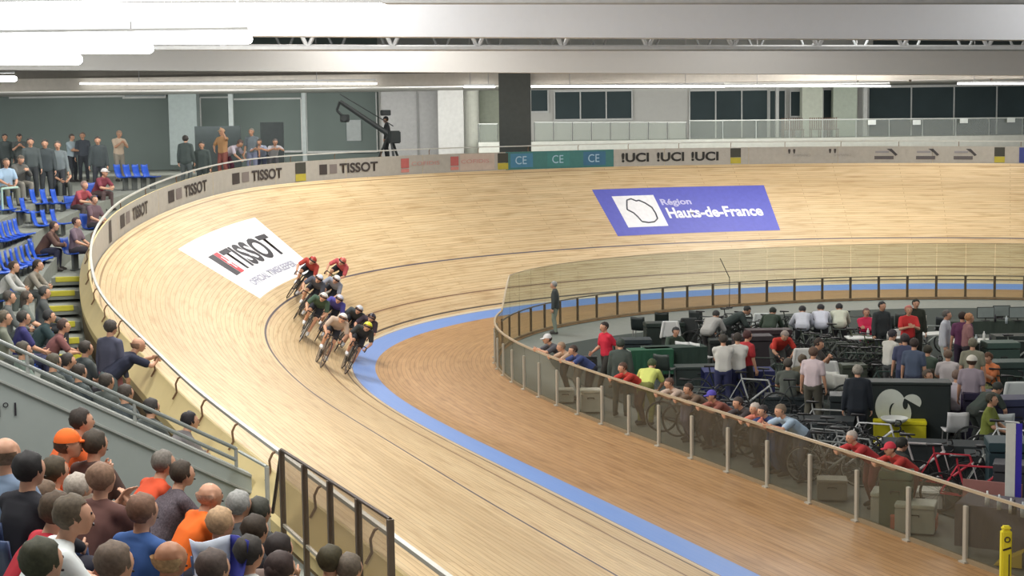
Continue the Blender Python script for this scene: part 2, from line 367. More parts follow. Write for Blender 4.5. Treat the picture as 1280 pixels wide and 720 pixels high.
# glass barrier beside the walkway
m_bglass = glass('barrier_glass', (.80, .77, .73), .06, srgb(140, 130, 118), .12); m_bpost = cm(98, 86, 74, .5)
gb = empty('glass_barrier'); tag(gb, 'framed glass barrier of four panels beside the walkway in the foreground', 'barrier')
X0, X1 = 37.55, 41.07; yb = -25.5
bm = bmesh.new(); path(bm, [(X0-.45, yb, 2.3), (X0, yb, 3.04), (X1, yb, 3.13)], .018); link('top_rail', tomesh(bm), cm(70, 58, 50, .5), gb)
for i in range(5):
    x = X0+(X1-X0)*i/4; bm = bmesh.new(); bx(bm, (x, yb, (1.9+3.04+.0225*i)/2), (.05, .05, 3.04+.0225*i-1.9)); link('post', tomesh(bm), m_bpost, gb)
    if i < 4:
        bm = bmesh.new(); prism(bm, [(x+.03, 2.28), (x+.85, 2.3), (x+.85, 3.05+.0225*i), (x+.03, 3.02+.0225*i)], .01, 'Y', yb-.005); link('glass_panel', tomesh(bm), m_bglass, gb)
        bm = bmesh.new(); bx(bm, (x+.44, yb, 2.28), (.82, .03, .03)); link('bottom_rail', tomesh(bm), cm(170, 164, 150, .4), gb)
bm = bmesh.new(); prism(bm, [(X0-.42, 2.32), (X0-.02, 2.32), (X0-.02, 3.0)], .01, 'Y', yb-.005); link('glass_panel', tomesh(bm), m_bglass, gb)
# short handrail where the parapet meets the barrier
hr = empty('stair_handrail'); tag(hr, 'short grey stair handrail between the parapet end and the glass barrier', 'handrail')
bm = bmesh.new(); path(bm, [(35.6, -25.5, 2.66), (36.9, -25.5, 2.74)], .02); link('rail', tomesh(bm), cm(150, 156, 148, .4), hr)
bm = bmesh.new(); tube(bm, (36.9, -25.5, 1.8), (36.9, -25.5, 2.74), .025); link('post', tomesh(bm), cm(170, 172, 164, .4), hr)
# yellow step edges of the aisle that climbs beside the banking
m_yel = cm(196, 188, 64, .6)
for i, (s, w) in enumerate(((-38.4, .5), (-34.0, .5), (-32.6, .5), (-31.2, .5), (-29.8, .5), (-28.4, .45), (-27.0, .4), (-25.6, .4))):
    p = edge(s, .66, -.5); a = math.atan2(I(NY, s), I(NX, s))
    st = empty('aisle_step', p, a)
    tag(st, 'concrete aisle step with a yellow edge beside the banking', 'step', 'yellow edged aisle steps beside the banking')
    bm = bmesh.new(); bx(bm, (.05, .35, .09), (.75, .7, .18)); link('tread', tomesh(bm), m_conc, st)
    bm = bmesh.new(); bx(bm, (.05, .705, .13), (.55, .03, .10), bev=.01); bx(bm, (.05, .65, .188), (.55, .12, .012)); link('yellow_edge', tomesh(bm), m_yel, st)

# ================================================================== END WALL, CONCOURSE FRONT, ROOF
def bp(px, d, z=None, py=None):
    """point on the level plane d metres in front of the camera post, parallel to the end wall"""
    v = ray(px, py if py is not None else 161); t = d/(v@FH); P = CAM+v*t
    if z is not None: P[2] = z
    return Vector(P)
def wbox(name, x0, x1, y0, y1, d, th, m, parent=None, lab=None):
    """box whose front face covers a stretch of the end wall at distance d"""
    a, b = bp(x0, d, py=y0), bp(x1, d, py=y0); z1 = a.z; z0 = bp((x0+x1)/2, d, py=y1).z
    n = Vector(FH); bm = bmesh.new(); r = []
    for p in (a, b):
        for q in (0, th):
            for z in (z0, z1): v = p+n*q; v.z = z; r.append(bm.verts.new(v))
    A, B, C2, D2, E, F2, G, H = r
    for f in ((A, B, F2, E), (C2, D2, H, G), (A, B, D2, C2), (E, F2, H, G), (B, F2, H, D2), (A, E, G, C2)): bm.faces.new(f)
    return link(name, tomesh(bm), m, parent, lab)
DW = 77.
m_wall = mat('white_painted_wall', srgb(196, 196, 190), .7, noise=.02); m_dg = mat('dark_tinted_glazing', srgb(62, 74, 76), .6, noise=.14, nscale=.7, spec=.12)
m_gg = mat('grey_green_cladding', srgb(112, 124, 119), .75, noise=.06, nscale=.5); m_frame = cm(196, 198, 194, .5)
struct(wbox('wall_back', -260, 470, -14, 215, DW+.1, .3, m_gg)); 
struct(wbox('wall_back', 470, 1092, -14, 215, DW+.1, .3, m_wall)); struct(wbox('wall_back', 1092, 1700, -14, 215, DW+.1, .3, mat('dark_end_wall', srgb(70, 80, 78), .7)))
def window(n, x0, x1, y0, y1, panes, d=DW, mg=m_dg):
    w = wbox('window_%d' % n, x0, x1, y0, y1, d, .06, mg); struct(w)
    for i in range(panes+1):
        x = x0+(x1-x0)*i/panes; wbox('mullion', x-.8, x+.8, y0, y1, d-.05, .05, m_frame, w)
    wbox('sill', x0-1, x1+1, y1-1, y1+1, d-.08, .08, m_frame, w); wbox('head_frame', x0, x1, y0-1, y0+.6, d-.05, .05, m_frame, w); return w
window(1, 693, 790, 114, 150, 3); window(2, 862, 960, 113, 180, 3); window(3, 988, 1005, 114, 146, 1); window(4, 1029, 1040, 112, 150, 1)
window(5, 663, 685, 112, 140, 1); window(6, 1086, 1300, 108, 184, 4); window(7, 962, 982, 113, 180, 2)
window(8, 250, 286, 122, 190, 1, mg=m_gg); window(9, 290, 376, 124, 190, 1, mg=m_gg); window(10, 12, 52, 104, 122, 1, mg=cm(150, 160, 160)); window(11, 52, 152, 104, 121, 1, mg=cm(140, 152, 152)); window(12, 154, 206, 104, 122, 1, mg=cm(150, 160, 160))
window(13, 382, 470, 110, 190, 1, mg=m_gg)
def column(n, x0, x1, d, th, m, y0=60):
    c = wbox('trim_%d' % n, x0, x1, y0, 206, d, th, m); struct(c); return c
column(3, 208, 243, 74, .8, cm(142, 152, 150)); column(4, 475, 546, 75, 1., cm(168, 168, 166)); column(5, 546, 578, 73.5, .8, cm(206, 206, 202))
column(6, 1003, 1029, 75.5, .6, cm(206, 212, 196)); column(7, 1042, 1072, 76, .5, cm(196, 206, 190)); column(8, 970, 974, 76, .2, m_frame); column(9, 1080, 1085, 75.8, .2, cm(210, 212, 208))
bm = bmesh.new(); p = bp(588, 75, 5); tube(bm, p, p+Vector((0, 0, 4)), .42, seg=24); struct(link('trim_10', tomesh(bm, smooth=False), cm(214, 216, 204)))
column(11, 519, 521, 74.9, .1, cm(140, 140, 138)); column(12, 283, 289, 75, .2, cm(178, 186, 184)); column(13, 375, 380, 75, .2, cm(172, 180, 178)); column(14, 598, 623, 76, .3, cm(152, 158, 142))
o = wbox('dark_curtain', 623, 663, 90, 206, 62.6, .8, mat('dark_grey_drape', srgb(74, 78, 76), .9)); tag(o, 'tall dark grey square column cover standing behind the boards', 'column')
o = wbox('notice_sheet', 433, 451, 150, 176, 76.9, .03, cm(172, 178, 176)); tag(o, 'pale notice sheet on the wall behind the camera crane', 'notice')
o = wbox('display_screen', 325, 354, 153, 219, 66, .12, cm(78, 86, 86, .3)); tag(o, 'dark upright display screen beside the spectators at the boards', 'screen')
o = wbox('black_partition', 243, 300, 158, 215, 67, .2, cm(72, 80, 80)); tag(o, 'low dark partition behind the spectator raising a hand', 'partition')
# gallery glass railing
m_gal = glass('gallery_glass', (.86, .88, .85), .06, srgb(180, 186, 176), .14)
def railing(label, x0, x1, yt0, yt1, n, d, name='glass_railing', ybot=179, pm=None):
    r = empty(name); tag(r, label, 'railing'); pm = pm or cm(96, 100, 96, .4)
    for i in range(n+1):
        x = x0+(x1-x0)*i/n; t = i/n; yt = yt0+(yt1-yt0)*t; wbox('post', x-.6, x+.6, yt, ybot, d-.03, .05, pm, r)
        if i < n: wbox('glass_panel', x+1, x+(x1-x0)/n-1, yt+1, ybot, d, .02, m_gal, r)
    for a, b in ((0, 1),):
        A, B = bp(x0, d, py=yt0), bp(x1, d, py=yt1); bm = bmesh.new(); tube(bm, A, B, .03, seg=6); link('top_rail', tomesh(bm), cm(182, 186, 182, .4), r)
railing('glass railing with dark posts below the three pane window', 668, 858, 153, 153, 8, 70)
railing('long glass railing in front of the dark glazing on the right', 862, 1320, 151, 147, 11, 70.3, pm=cm(150, 156, 152, .4))
railing('short glass railing beside the tall dark column', 598, 622, 155, 155, 1, 70)
struct(wbox('trim_15', 598, 1330, 178, 215, 69.6, 7.6, cm(176, 178, 170)))
for i, (x, y) in enumerate(((1090, 153), (1146, 153), (1205, 151), (1264, 150))):
    o = wbox('paper_sign', x-5, x+5, y-3, y+3, 70.1, .02, cm(206, 212, 208)); tag(o, 'small white paper sign taped to the long glass railing', 'sign', 'paper signs on the long railing')
# stacked slatted chairs on the gallery
def slatchair(px, d, label):
    p = bp(px, d, 5.55); r = empty('slatted_chair', p, YAW+PI); tag(r, label, 'chair'); m = cm(120, 96, 82)
    bm = bmesh.new()
    for k in range(5): bx(bm, (-.2, -.2+.1*k, .72), (.03, .05, .5))
    link('backrest', tomesh(bm), m, r)
    bm = bmesh.new(); bx(bm, (0, 0, .44), (.44, .46, .04)); link('seat', tomesh(bm), m, r)
    for a in (-.19, .19):
        for b in (-.2, .2): bm = bmesh.new(); tube(bm, (a, b, 0), (a, b, .44 if a > 0 else .98), .02); link('leg', tomesh(bm), m, r)
for px, lb in ((984, 'brown slatted chair left of its pair beside the white pillar'), (998, 'brown slatted chair nearest the left side of the white pillar'), (1019, 'leftmost brown slatted chair right of the white pillar'), (1030, 'middle brown slatted chair below the narrow dark window'), (1041, 'rightmost brown slatted chair right of the white pillar')): slatchair(px, 72.5, lb)
# soffit, fascia and beams of the roof
m_beam = mat('white_roof_beam', srgb(228, 231, 236), .6, noise=.01); m_beam2 = mat('grey_roof_beam', srgb(194, 192, 188), .7, noise=.01); m_dark = cm(110, 106, 98)
struct(wbox('ceiling_soffit', -260, 1700, 100, 103.8, 64.5, 10, m_beam2))
struct(wbox('ceiling_fascia', -260, 1700, 92, 103.8, 64, .5, cm(146, 138, 128)))
struct(wbox('ceiling_ledge', -260, 1700, 87, 91.5, 63.8, .8, m_dark))
struct(wbox('ceiling_ledge', -260, 1700, 102.5, 105, 63.7, .35, cm(176, 170, 160)))
for i, x in enumerate((92, 245, 322, 392, 455, 600, 715, 898, 1072, 1138, 1240)): struct(wbox('ceiling_strap', x-1, x+1.5, 92, 102, 63.9, .1, cm(120, 112, 104)))
def beam(i, yl, yr, hl, d, dep, m):
    A, B = bp(-260, d, py=yl[0]), bp(1540, d, py=yl[1]); bm = bmesh.new(); rows = []
    for P in (A, B):
        rows.append([P, P+Vector((0, 0, hl)), P+Vector((0, 0, hl))+Vector(FH)*dep, P+Vector(FH)*dep])
    o = link('roof_beam', tomesh(grid(rows, closed=True, cap=True)), m); tag(o, i, 'beam'); o['kind'] = 'structure'; return A, B
A1, B1 = beam('near white box roof beam across the top of the hall', (42, 51), None, .84, 38., .5, m_beam)
A2, B2 = beam('far grey roof beam behind the near white one', (86, 95.5), None, .94, 56., .5, m_beam2)
bm = bmesh.new(); bx(bm, (20, -5, 12.6), (150, 120, .2)); struct(link('ceiling', tomesh(bm), mat('grey_roof_deck', srgb(150, 148, 142), .8)))
# roof trusses between the beams
def truss(d, x0, x1, yb, h, n, label, r_=.06, m=None):
    r = empty('roof_truss'); tag(r, label, 'truss'); m = m or cm(184, 186, 186, .5)
    A, B = bp(x0, d, py=yb), bp(x1, d, py=yb); up = Vector((0, 0, h))
    for dz in (0, h): bm = bmesh.new(); tube(bm, A+Vector((0, 0, dz)), B+Vector((0, 0, dz)), r_*1.5, seg=6); link('chord', tomesh(bm), m, r)
    for i in range(n):
        P, Q = A.lerp(B, i/n), A.lerp(B, (i+.5)/n); E_ = A.lerp(B, (i+1)/n); bm = bmesh.new(); path(bm, [P+up, Q, E_+up], r_, 6); link('brace', tomesh(bm), m, r)
truss(47, -200, 1500, 60, 2.6, 16, 'pale tubular roof truss seen between the two beams')
truss(34, -200, 1500, 2, 2.4, 12, 'white tubular roof truss above the near beam', .04)
truss(62, -200, 1500, 70, 2.2, 26, 'far grey roof truss behind the second beam', .05, cm(120, 124, 124))
# lamps
def lamp_tube(x0, x1, y0, y1, d, label, st=14., group=None):
    A = bp(x0, d, py=(y0+y1)/2); B = bp(x1, d, py=(y0+y1)/2); rr = abs(y1-y0)/FPX*d/2*1.0
    r = empty('strip_lamp'); tag(r, label, 'lamp', group)
    bm = bmesh.new(); dr = (B-A).normalized(); tube(bm, A, B, rr, seg=16); ball(bm, B, rr*.99, sub=2)
    link('tube', tomesh(bm, smooth=True), mat('glowing_tube_%d' % int(st), (1, 1, 1), .5, emit=(1., .99, .96, st), noise=0), r)
    bm = bmesh.new(); bx(bm, (A+B)/2+Vector((0, 0, rr+.04)), ((B-A).length, rr*1.2, .06), rz=math.atan2(dr.y, dr.x)); link('housing', tomesh(bm), cm(190, 192, 192), r)
    for t in (.2, .8): P = A.lerp(B, t)+Vector((0, 0, rr)); bm = bmesh.new(); tube(bm, P, P+Vector((0, 0, 12.4-P.z)), .015, seg=5); link('hanger', tomesh(bm), cm(150, 150, 150), r)
    return A, B
lamp_tube(-420, 476, 4, 26, 25, 'nearest and brightest strip lamp at the top left'); lamp_tube(-420, 310, 43, 55, 36, 'second strip lamp down at the top left')
lamp_tube(-420, 186, 54, 67, 44, 'third strip lamp down at the upper left'); lamp_tube(-420, 97, 68, 81, 52, 'fourth strip lamp down at the upper left'); lamp_tube(-420, 18, 95, 102, 60, 'lowest short strip lamp at the left edge')
for x0, x1, y, lb in ((580, 618, 108.5, 'short strip lamp over the white round column'), (664, 905, 108, 'long strip lamp above the three pane window'), (905, 1112, 107.5, 'strip lamp above the narrow windows on the right'), (1197, 1300, 104.5, 'strip lamp over the dark glazing at the right edge'), (100, 470, 104.5, 'dim strip lamp above the grey green glazing')):
    lamp_tube(x0, x1, y-1.1, y+1.1, 63.4, lb, 9.)
# ================================================================== PEOPLE
def hull(bm, sph, sub=2):
    t = bmesh.new()
    for p, r in sph:
        sc = (1, 1, 1)
        bmesh.ops.create_icosphere(t, subdivisions=sub, radius=r, matrix=Matrix.Translation(p))
    bmesh.ops.convex_hull(t, input=t.verts[:])
    loose = [v for v in t.verts if not v.link_faces]
    bmesh.ops.delete(t, geom=loose, context='VERTS')
    me = bpy.data.meshes.new('h'); t.to_mesh(me); t.free(); bm.from_mesh(me); bpy.data.meshes.remove(me)
def remesh(bm, vox, smooth=2):
    me = bpy.data.meshes.new('r'); bm.to_mesh(me); bm.free()
    ob = bpy.data.objects.new('r', me); C.objects.link(ob)
    md = ob.modifiers.new('r', 'REMESH'); md.mode = 'VOXEL'; md.voxel_size = vox; md.use_smooth_shade = True
    if smooth: s = ob.modifiers.new('s', 'SMOOTH'); s.iterations = smooth; s.factor = .5
    dg = bpy.context.evaluated_depsgraph_get(); out = bpy.data.meshes.new_from_object(ob.evaluated_get(dg))
    bpy.data.objects.remove(ob); bpy.data.meshes.remove(me); return out
V = Vector
def ik(a, b, l1, l2, pole):
    d = b-a; L = min(d.length, (l1+l2)*.995); dn = d.normalized(); b = a+dn*L
    x = (l1*l1-l2*l2+L*L)/(2*L); h = math.sqrt(max(0, l1*l1-x*x)); p = V(pole)-dn*V(pole).dot(dn)
    return a+dn*x+p.normalized()*h, b
POSES = {  # pelvis, neck, gaze, left wrist, right wrist, elbow pole, left ankle, right ankle, curl
 'stand': ((0, 0, .93), (.02, 0, 1.44), (1, 0, -.05), (.06, .27, .82), (.08, -.27, .83), (-1, .3, 0), (-.02, .12, .08), (.03, -.12, .08), .5),
 'arms':  ((0, 0, .93), (.01, 0, 1.44), (1, 0, -.1), (.26, -.08, 1.16), (.28, .09, 1.12), (-.2, 1, -.5), (.0, .13, .08), (.05, -.12, .08), .9),
 'phone': ((0, 0, .93), (.03, 0, 1.43), (1, 0, -.35), (.32, .05, 1.3), (.32, -.05, 1.3), (0, .7, -1), (-.03, .12, .08), (.05, -.12, .08), 1.1),
 'clap':  ((0, 0, .93), (.03, 0, 1.44), (1, 0, .0), (.30, .05, 1.22), (.30, -.05, 1.2), (0, .7, -1), (-.03, .14, .08), (.05, -.12, .08), .3),
 'wave':  ((0, 0, .93), (.02, 0, 1.44), (1, 0, .1), (.34, .3, 1.62), (.2, -.2, 1.0), (.2, .6, -1), (-.02, .12, .08), (.03, -.12, .08), .3),
 'walk':  ((0, 0, .91), (.04, 0, 1.42), (1, 0, -.05), (-.16, .25, .88), (.26, -.25, .95), (-1, .2, 0), (.30, .09, .10), (-.30, -.09, .16), .6),
 'lean':  ((-.34, 0, .90), (.04, 0, 1.20), (1, 0, -.10), (.42, .10, 1.12), (.40, -.12, 1.12), (-.1, 1, -.6), (-.34, .13, .08), (-.44, -.13, .08), .8),
 'bend':  ((-.22, 0, .86), (.22, 0, 1.12), (.8, 0, -.6), (.42, .16, .72), (.44, -.14, .68), (-.2, .8, -.2), (-.16, .13, .08), (-.26, -.13, .08), 1.),
 'crouch': ((-.10, 0, .34), (.12, 0, .80), (1, 0, -.3), (.42, .10, .52), (.42, -.12, .48), (-.2, .9, -.4), (.0, .16, .08), (-.12, -.16, .10), 1.),
 'sit':   ((-.02, 0, .52), (.03, 0, 1.03), (1, 0, -.02), (.34, .12, .62), (.36, -.12, .62), (-.6, .6, -.2), (.44, .14, .08), (.42, -.14, .08), .5),
 'sitfwd': ((-.02, 0, .52), (.26, 0, .95), (1, 0, .0), (.52, .05, .66), (.54, -.05, .64), (.0, .9, -.6), (.36, .18, .08), (.34, -.18, .08), .9),
 'sitphone': ((-.02, 0, .52), (.08, 0, 1.02), (1, 0, -.45), (.40, .04, .86), (.40, -.05, .86), (0, .7, -1), (.42, .13, .08), (.40, -.13, .08), 1.1),
 'sitarms': ((.0, 0, .52), (-.06, 0, 1.03), (1, 0, .02), (.20, -.08, .80), (.22, .09, .76), (-.2, 1, -.5), (.50, .10, .08), (.46, -.10, .08), .9),
 'sitclap': ((-.02, 0, .52), (.10, 0, 1.02), (1, 0, .05), (.38, .04, .98), (.38, -.04, .96), (0, .7, -1), (.42, .15, .08), (.40, -.15, .08), .3),
 'ride':  ((-.22, 0, 1.02), (.25, 0, 1.22), (1, 0, -.02), (.46, .20, .80), (.46, -.20, .80), (-.3, .7, -.5), (.03, .11, .26), (-.07, -.11, .48), 1.4),
}
def frame(pose):
    pel, nk, gz = (V(x) for x in POSES[pose][:3]); up = (nk-pel).normalized(); side = V((0, 1, 0)); fw = side.cross(up).normalized()
    g = gz.normalized(); s2 = V((0, 1, 0)); hu = g.cross(s2).normalized()          # head up
    if hu.z < 0: hu = -hu
    hc = nk+(up*.45+hu*.55).normalized()*.13+g*.03+hu*.03
    if pose == 'ride': hc = nk+g*.12+hu*.07
    return pel, nk, up, side, fw, g, hu, hc
def headz(pose): return frame(pose)[7]
_cache = {}
def limbs(pose):
    pel, nk, up, side, fw, g, hu, hc = frame(pose); P = POSES[pose]; L = []
    for sg, wr, an in ((1, V(P[3]), V(P[6])), (-1, V(P[4]), V(P[7]))):
        sh = nk-up*.06+side*.18*sg; pole = V((P[5][0], P[5][1]*sg, P[5][2])); el, w = ik(sh, wr, .29, .25, pole)
        hip = pel+side*.09*sg-up*.02; kn, ank = ik(hip, an, .43, .41, (1, .12*sg, .15)); L.append((sh, el, w, hip, kn, ank))
    return L
def foot(ank): return ank+V((-.04, 0, -.045)), ank+V((.16, 0, -.052))
def body_mesh(pose):
    k = ('body', pose)
    if k in _cache: return _cache[k]
    pel, nk, up, side, fw, g, hu, hc = frame(pose); bm = bmesh.new(); L = limbs(pose)
    hull(bm, [(pel+side*.07, .105), (pel-side*.07, .105), (pel+up*.17+side*.06, .095), (pel+up*.17-side*.06, .095)])
    hull(bm, [(pel+up*.15+side*.05, .1), (pel+up*.15-side*.05, .1), (nk-up*.18+side*.085, .10), (nk-up*.18-side*.085, .10), (nk-up*.08+side*.10, .07), (nk-up*.08-side*.10, .07)])
    hull(bm, [(nk-up*.06+side*.17, .052), (nk-up*.06-side*.17, .052), (nk-up*.01, .055)])
    hull(bm, [(nk-up*.03, .058), (hc-hu*.05-g*.02, .052)])
    hull(bm, [(hc+hu*.025-g*.012, .093), (hc+hu*.01+g*.02, .085), (hc-hu*.05+g*.03, .058), (hc-hu*.082+g*.058, .030)])
    hull(bm, [(hc+hu*.012+g*.098, .010), (hc-hu*.022+g*.112, .014), (hc-hu*.022+g*.088, .02)], 1)
    hull(bm, [(hc-hu*.055+g*.090, .016), (hc-hu*.055+g*.075, .03)], 1)
    for sg in (1, -1):
        hull(bm, [(hc+side*.084*sg+hu*.02-g*.01, .016), (hc+side*.088*sg-hu*.02-g*.005, .012), (hc+side*.095*sg+hu*.02-g*.022, .010)], 1)
    for sh, el, w, hip, kn, an in L:
        hull(bm, [(sh, .055), (el, .040)]); hull(bm, [(el, .041), (el.lerp(w, .3), .041), (w, .026)])
        hull(bm, [(hip, .095), (hip.lerp(kn, .5), .078), (kn, .055)]); hull(bm, [(kn, .054), (kn.lerp(an, .35)+V((-.015, 0, 0)), .054), (an, .036)])
        f0, f1 = foot(an); hull(bm, [(an, .036), (f0, .034), (f1, .03)])
    me = remesh(bm, .0125)
    parts = [me]
    for i, (sh, el, w, hip, kn, an) in enumerate(L):
        sg = 1 if i == 0 else -1; d = (w-el).normalized(); curl = POSES[pose][8]
        if pose in ('lean', 'ride'): d = (d+V((0, 0, -.5))).normalized()
        n = side*-sg; n = (n-d*n.dot(d)).normalized() if abs(n.dot(d)) < .95 else V((0, 0, -1)); ws = d.cross(n).normalized()*1.
        if ws.dot(V((1, 0, 1))) < 0: ws = -ws                      # thumb side points forward / up
        b2 = bmesh.new(); hull(b2, [(w-d*.03, .026), (w+d*.015, .023)]); kn_ = [w+d*.082+ws*(.033-.022*j) for j in range(4)]
        hull(b2, [(w+d*.01+ws*.012, .018), (w+d*.01-ws*.012, .018), (kn_[0], .0125), (kn_[3], .0115)])
        for j, q in enumerate(kn_):
            ln = (.040, .045, .041, .032)[j]; a = curl*(.75+.08*j); d1 = d*math.cos(a)+n*math.sin(a); d2 = d*math.cos(a*1.9)+n*math.sin(a*1.9)
            p1 = q+d1*ln; p2 = p1+d2*ln*.85; hull(b2, [(q, .0105), (p1, .0092)], 1); hull(b2, [(p1, .0092), (p2, .0078)], 1)
        tb = w+d*.025+ws*.028; t1 = tb+(d*.5+ws*.75+n*.25).normalized()*.042; t2 = t1+(d*.85+ws*.25+n*.35).normalized()*.034
        hull(b2, [(tb, .014), (t1, .0115)], 1); hull(b2, [(t1, .0112), (t2, .009)], 1); parts.append(remesh(b2, .0052, 1))
    bm = bmesh.new()
    for q in parts: bm.from_mesh(q)
    nf = len(bm.faces)
    for sg in (1, -1): ball(bm, hc+hu*.018+g*.088+side*.034*sg, .0115, sub=1)
    bx(bm, hc-hu*.055+g*.104, (.012, .045, .01), ry=0)
    bm.faces.ensure_lookup_table()
    for f in bm.faces: f.smooth = True; f.material_index = 1 if f.index >= nf or f.index < 0 else 0
    bm.faces.index_update()
    for i, f in enumerate(bm.faces): f.material_index = 0 if i < nf else 1
    out = tomesh(bm, 'body', True, recalc=False); _cache[k] = out; return out
def cloth_mesh(kind, pose, var):
    k = (kind, pose, var)
    if k in _cache: return _cache[k]
    pel, nk, up, side, fw, g, hu, hc = frame(pose); bm = bmesh.new(); L = limbs(pose); e = .014
    if kind == 'shirt':
        lo = pel+up*(.02 if var != 'jacket' else -.04)
        if var == 'jacket': e = .026
        hull(bm, [(lo+side*.07, .108+e), (lo-side*.07, .108+e), (pel+up*.2+side*.06, .1+e), (pel+up*.2-side*.06, .1+e)])
        hull(bm, [(pel+up*.15+side*.05, .104+e), (pel+up*.15-side*.05, .104+e), (nk-up*.18+side*.085, .102+e), (nk-up*.18-side*.085, .102+e), (nk-up*.08+side*.10, .07+e), (nk-up*.08-side*.10, .07+e)])
        hull(bm, [(nk-up*.06+side*.17, .052+e), (nk-up*.06-side*.17, .052+e), (nk-up*.015, .055+e)])
        for sh, el, w, hip, kn, an in L:
            if var == 'short': hull(bm, [(sh, .057+e), (sh.lerp(el, .72), .052+e)])
            else: hull(bm, [(sh, .055+e), (el, .044+e)]); hull(bm, [(el, .044+e), (el.lerp(w, .93), .030+e)])
        me = remesh(bm, .016)
    elif kind == 'trousers':
        hull(bm, [(pel+side*.07, .108+e*.6), (pel-side*.07, .108+e*.6), (pel-up*.04+side*.075, .104+e*.6), (pel-up*.04-side*.075, .104+e*.6)])
        for sh, el, w, hip, kn, an in L:
            if var == 'shorts': hull(bm, [(hip, .097+e), (hip.lerp(kn, .8), .070+e)])
            else: hull(bm, [(hip, .096+e), (hip.lerp(kn, .5), .080+e), (kn, .058+e)]); hull(bm, [(kn, .058+e), (kn.lerp(an, .35)+V((-.012, 0, 0)), .056+e), (an+V((0, 0, .01)), .045+e)])
        me = remesh(bm, .017)
    elif kind == 'shoe':
        an = L[var][5]; f0, f1 = foot(an); hull(bm, [(an+V((0, 0, -.005)), .046), (f0, .040), (f1, .036), (f1+V((-.06, 0, .02)), .04)]); me = tomesh(bm, 'shoe', True)
    elif kind == 'hair':
        if var in ('short', 'long', 'bun', 'fringe'):
            ball(bm, hc+hu*.030-g*.020, .106, (1.0, .97, 1.0), 3)
            if var == 'fringe':
                kill = [v for v in bm.verts if (v.co-hc).dot(hu) > .035 or (v.co-hc).dot(g) > .0]
            else: kill = [v for v in bm.verts if (v.co-hc).dot(g) > .035 and (v.co-hc).dot(hu) < .062 or (v.co-hc).dot(hu) < -.035 and (v.co-hc).dot(g) > -.03]
            bmesh.ops.delete(bm, geom=kill, context='VERTS')
            if var == 'long': hull(bm, [(hc-g*.05+hu*.0, .085), (hc-g*.065-hu*.16, .06), (hc-g*.06-hu*.22, .045)])
            if var == 'bun': ball(bm, hc-g*.135+hu*.05, .045)
        elif var in ('cap', 'hat'):
            ball(bm, hc+hu*.032-g*.012, .109, (1, 1, 1), 3); bmesh.ops.delete(bm, geom=[v for v in bm.verts if (v.co-hc).dot(hu) < .025], context='VERTS')
            c0 = hc+hu*.03
            if var == 'cap': hull(bm, [(c0+g*.09+side*.05, .012), (c0+g*.09-side*.05, .012), (c0+g*.165+side*.03, .01), (c0+g*.165-side*.03, .01)], 1)
            else:
                for a in range(12):
                    t, t2 = 2*PI*a/12, 2*PI*(a+1)/12; hull(bm, [(c0+(g*math.cos(q)+side*math.sin(q))*rr-hu*(rr-.1)*.5, .006) for q in (t, t2) for rr in (.1, .15)], 1)
        elif var == 'helmet':
            hull(bm, [(hc+hu*.035+g*.01, .115), (hc+hu*.04-g*.07, .095), (hc+hu*.03-g*.15, .05)], 3)
            bmesh.ops.delete(bm, geom=[v for v in bm.verts if (v.co-hc).dot(hu) < -.01 or ((v.co-hc).dot(g) > .06 and (v.co-hc).dot(hu) < .045)], context='VERTS')
        if var in ('short', 'long', 'bun', 'fringe'):
            rr = random.Random(5)
            for v in bm.verts:
                d = (v.co-hc).normalized(); v.co += d*(.006*math.sin(31*d.x+17*d.z)*math.sin(27*d.y+9*d.z)+rr.uniform(-.003, .004))
        me = tomesh(bm, 'hair', True, recalc=False)
    elif kind == 'visor': torus(bm, (0, 0, 0), .1, .018, 'Z', 20, 6, .4); bmesh.ops.transform(bm, matrix=Matrix.Translation(hc+hu*.02+g*.008) @ Matrix((g, side, hu)).transposed().to_4x4() @ Matrix.Rotation(-.4*PI, 4, 'Z'), verts=bm.verts); me = tomesh(bm, 'visor', True)
    if not me.materials: me.materials.append(None)
    _cache[k] = me; return me
_used = {}
SKIN = {'fair': srgb(206, 158, 130), 'tan': srgb(178, 128, 98), 'dark': srgb(104, 72, 54)}
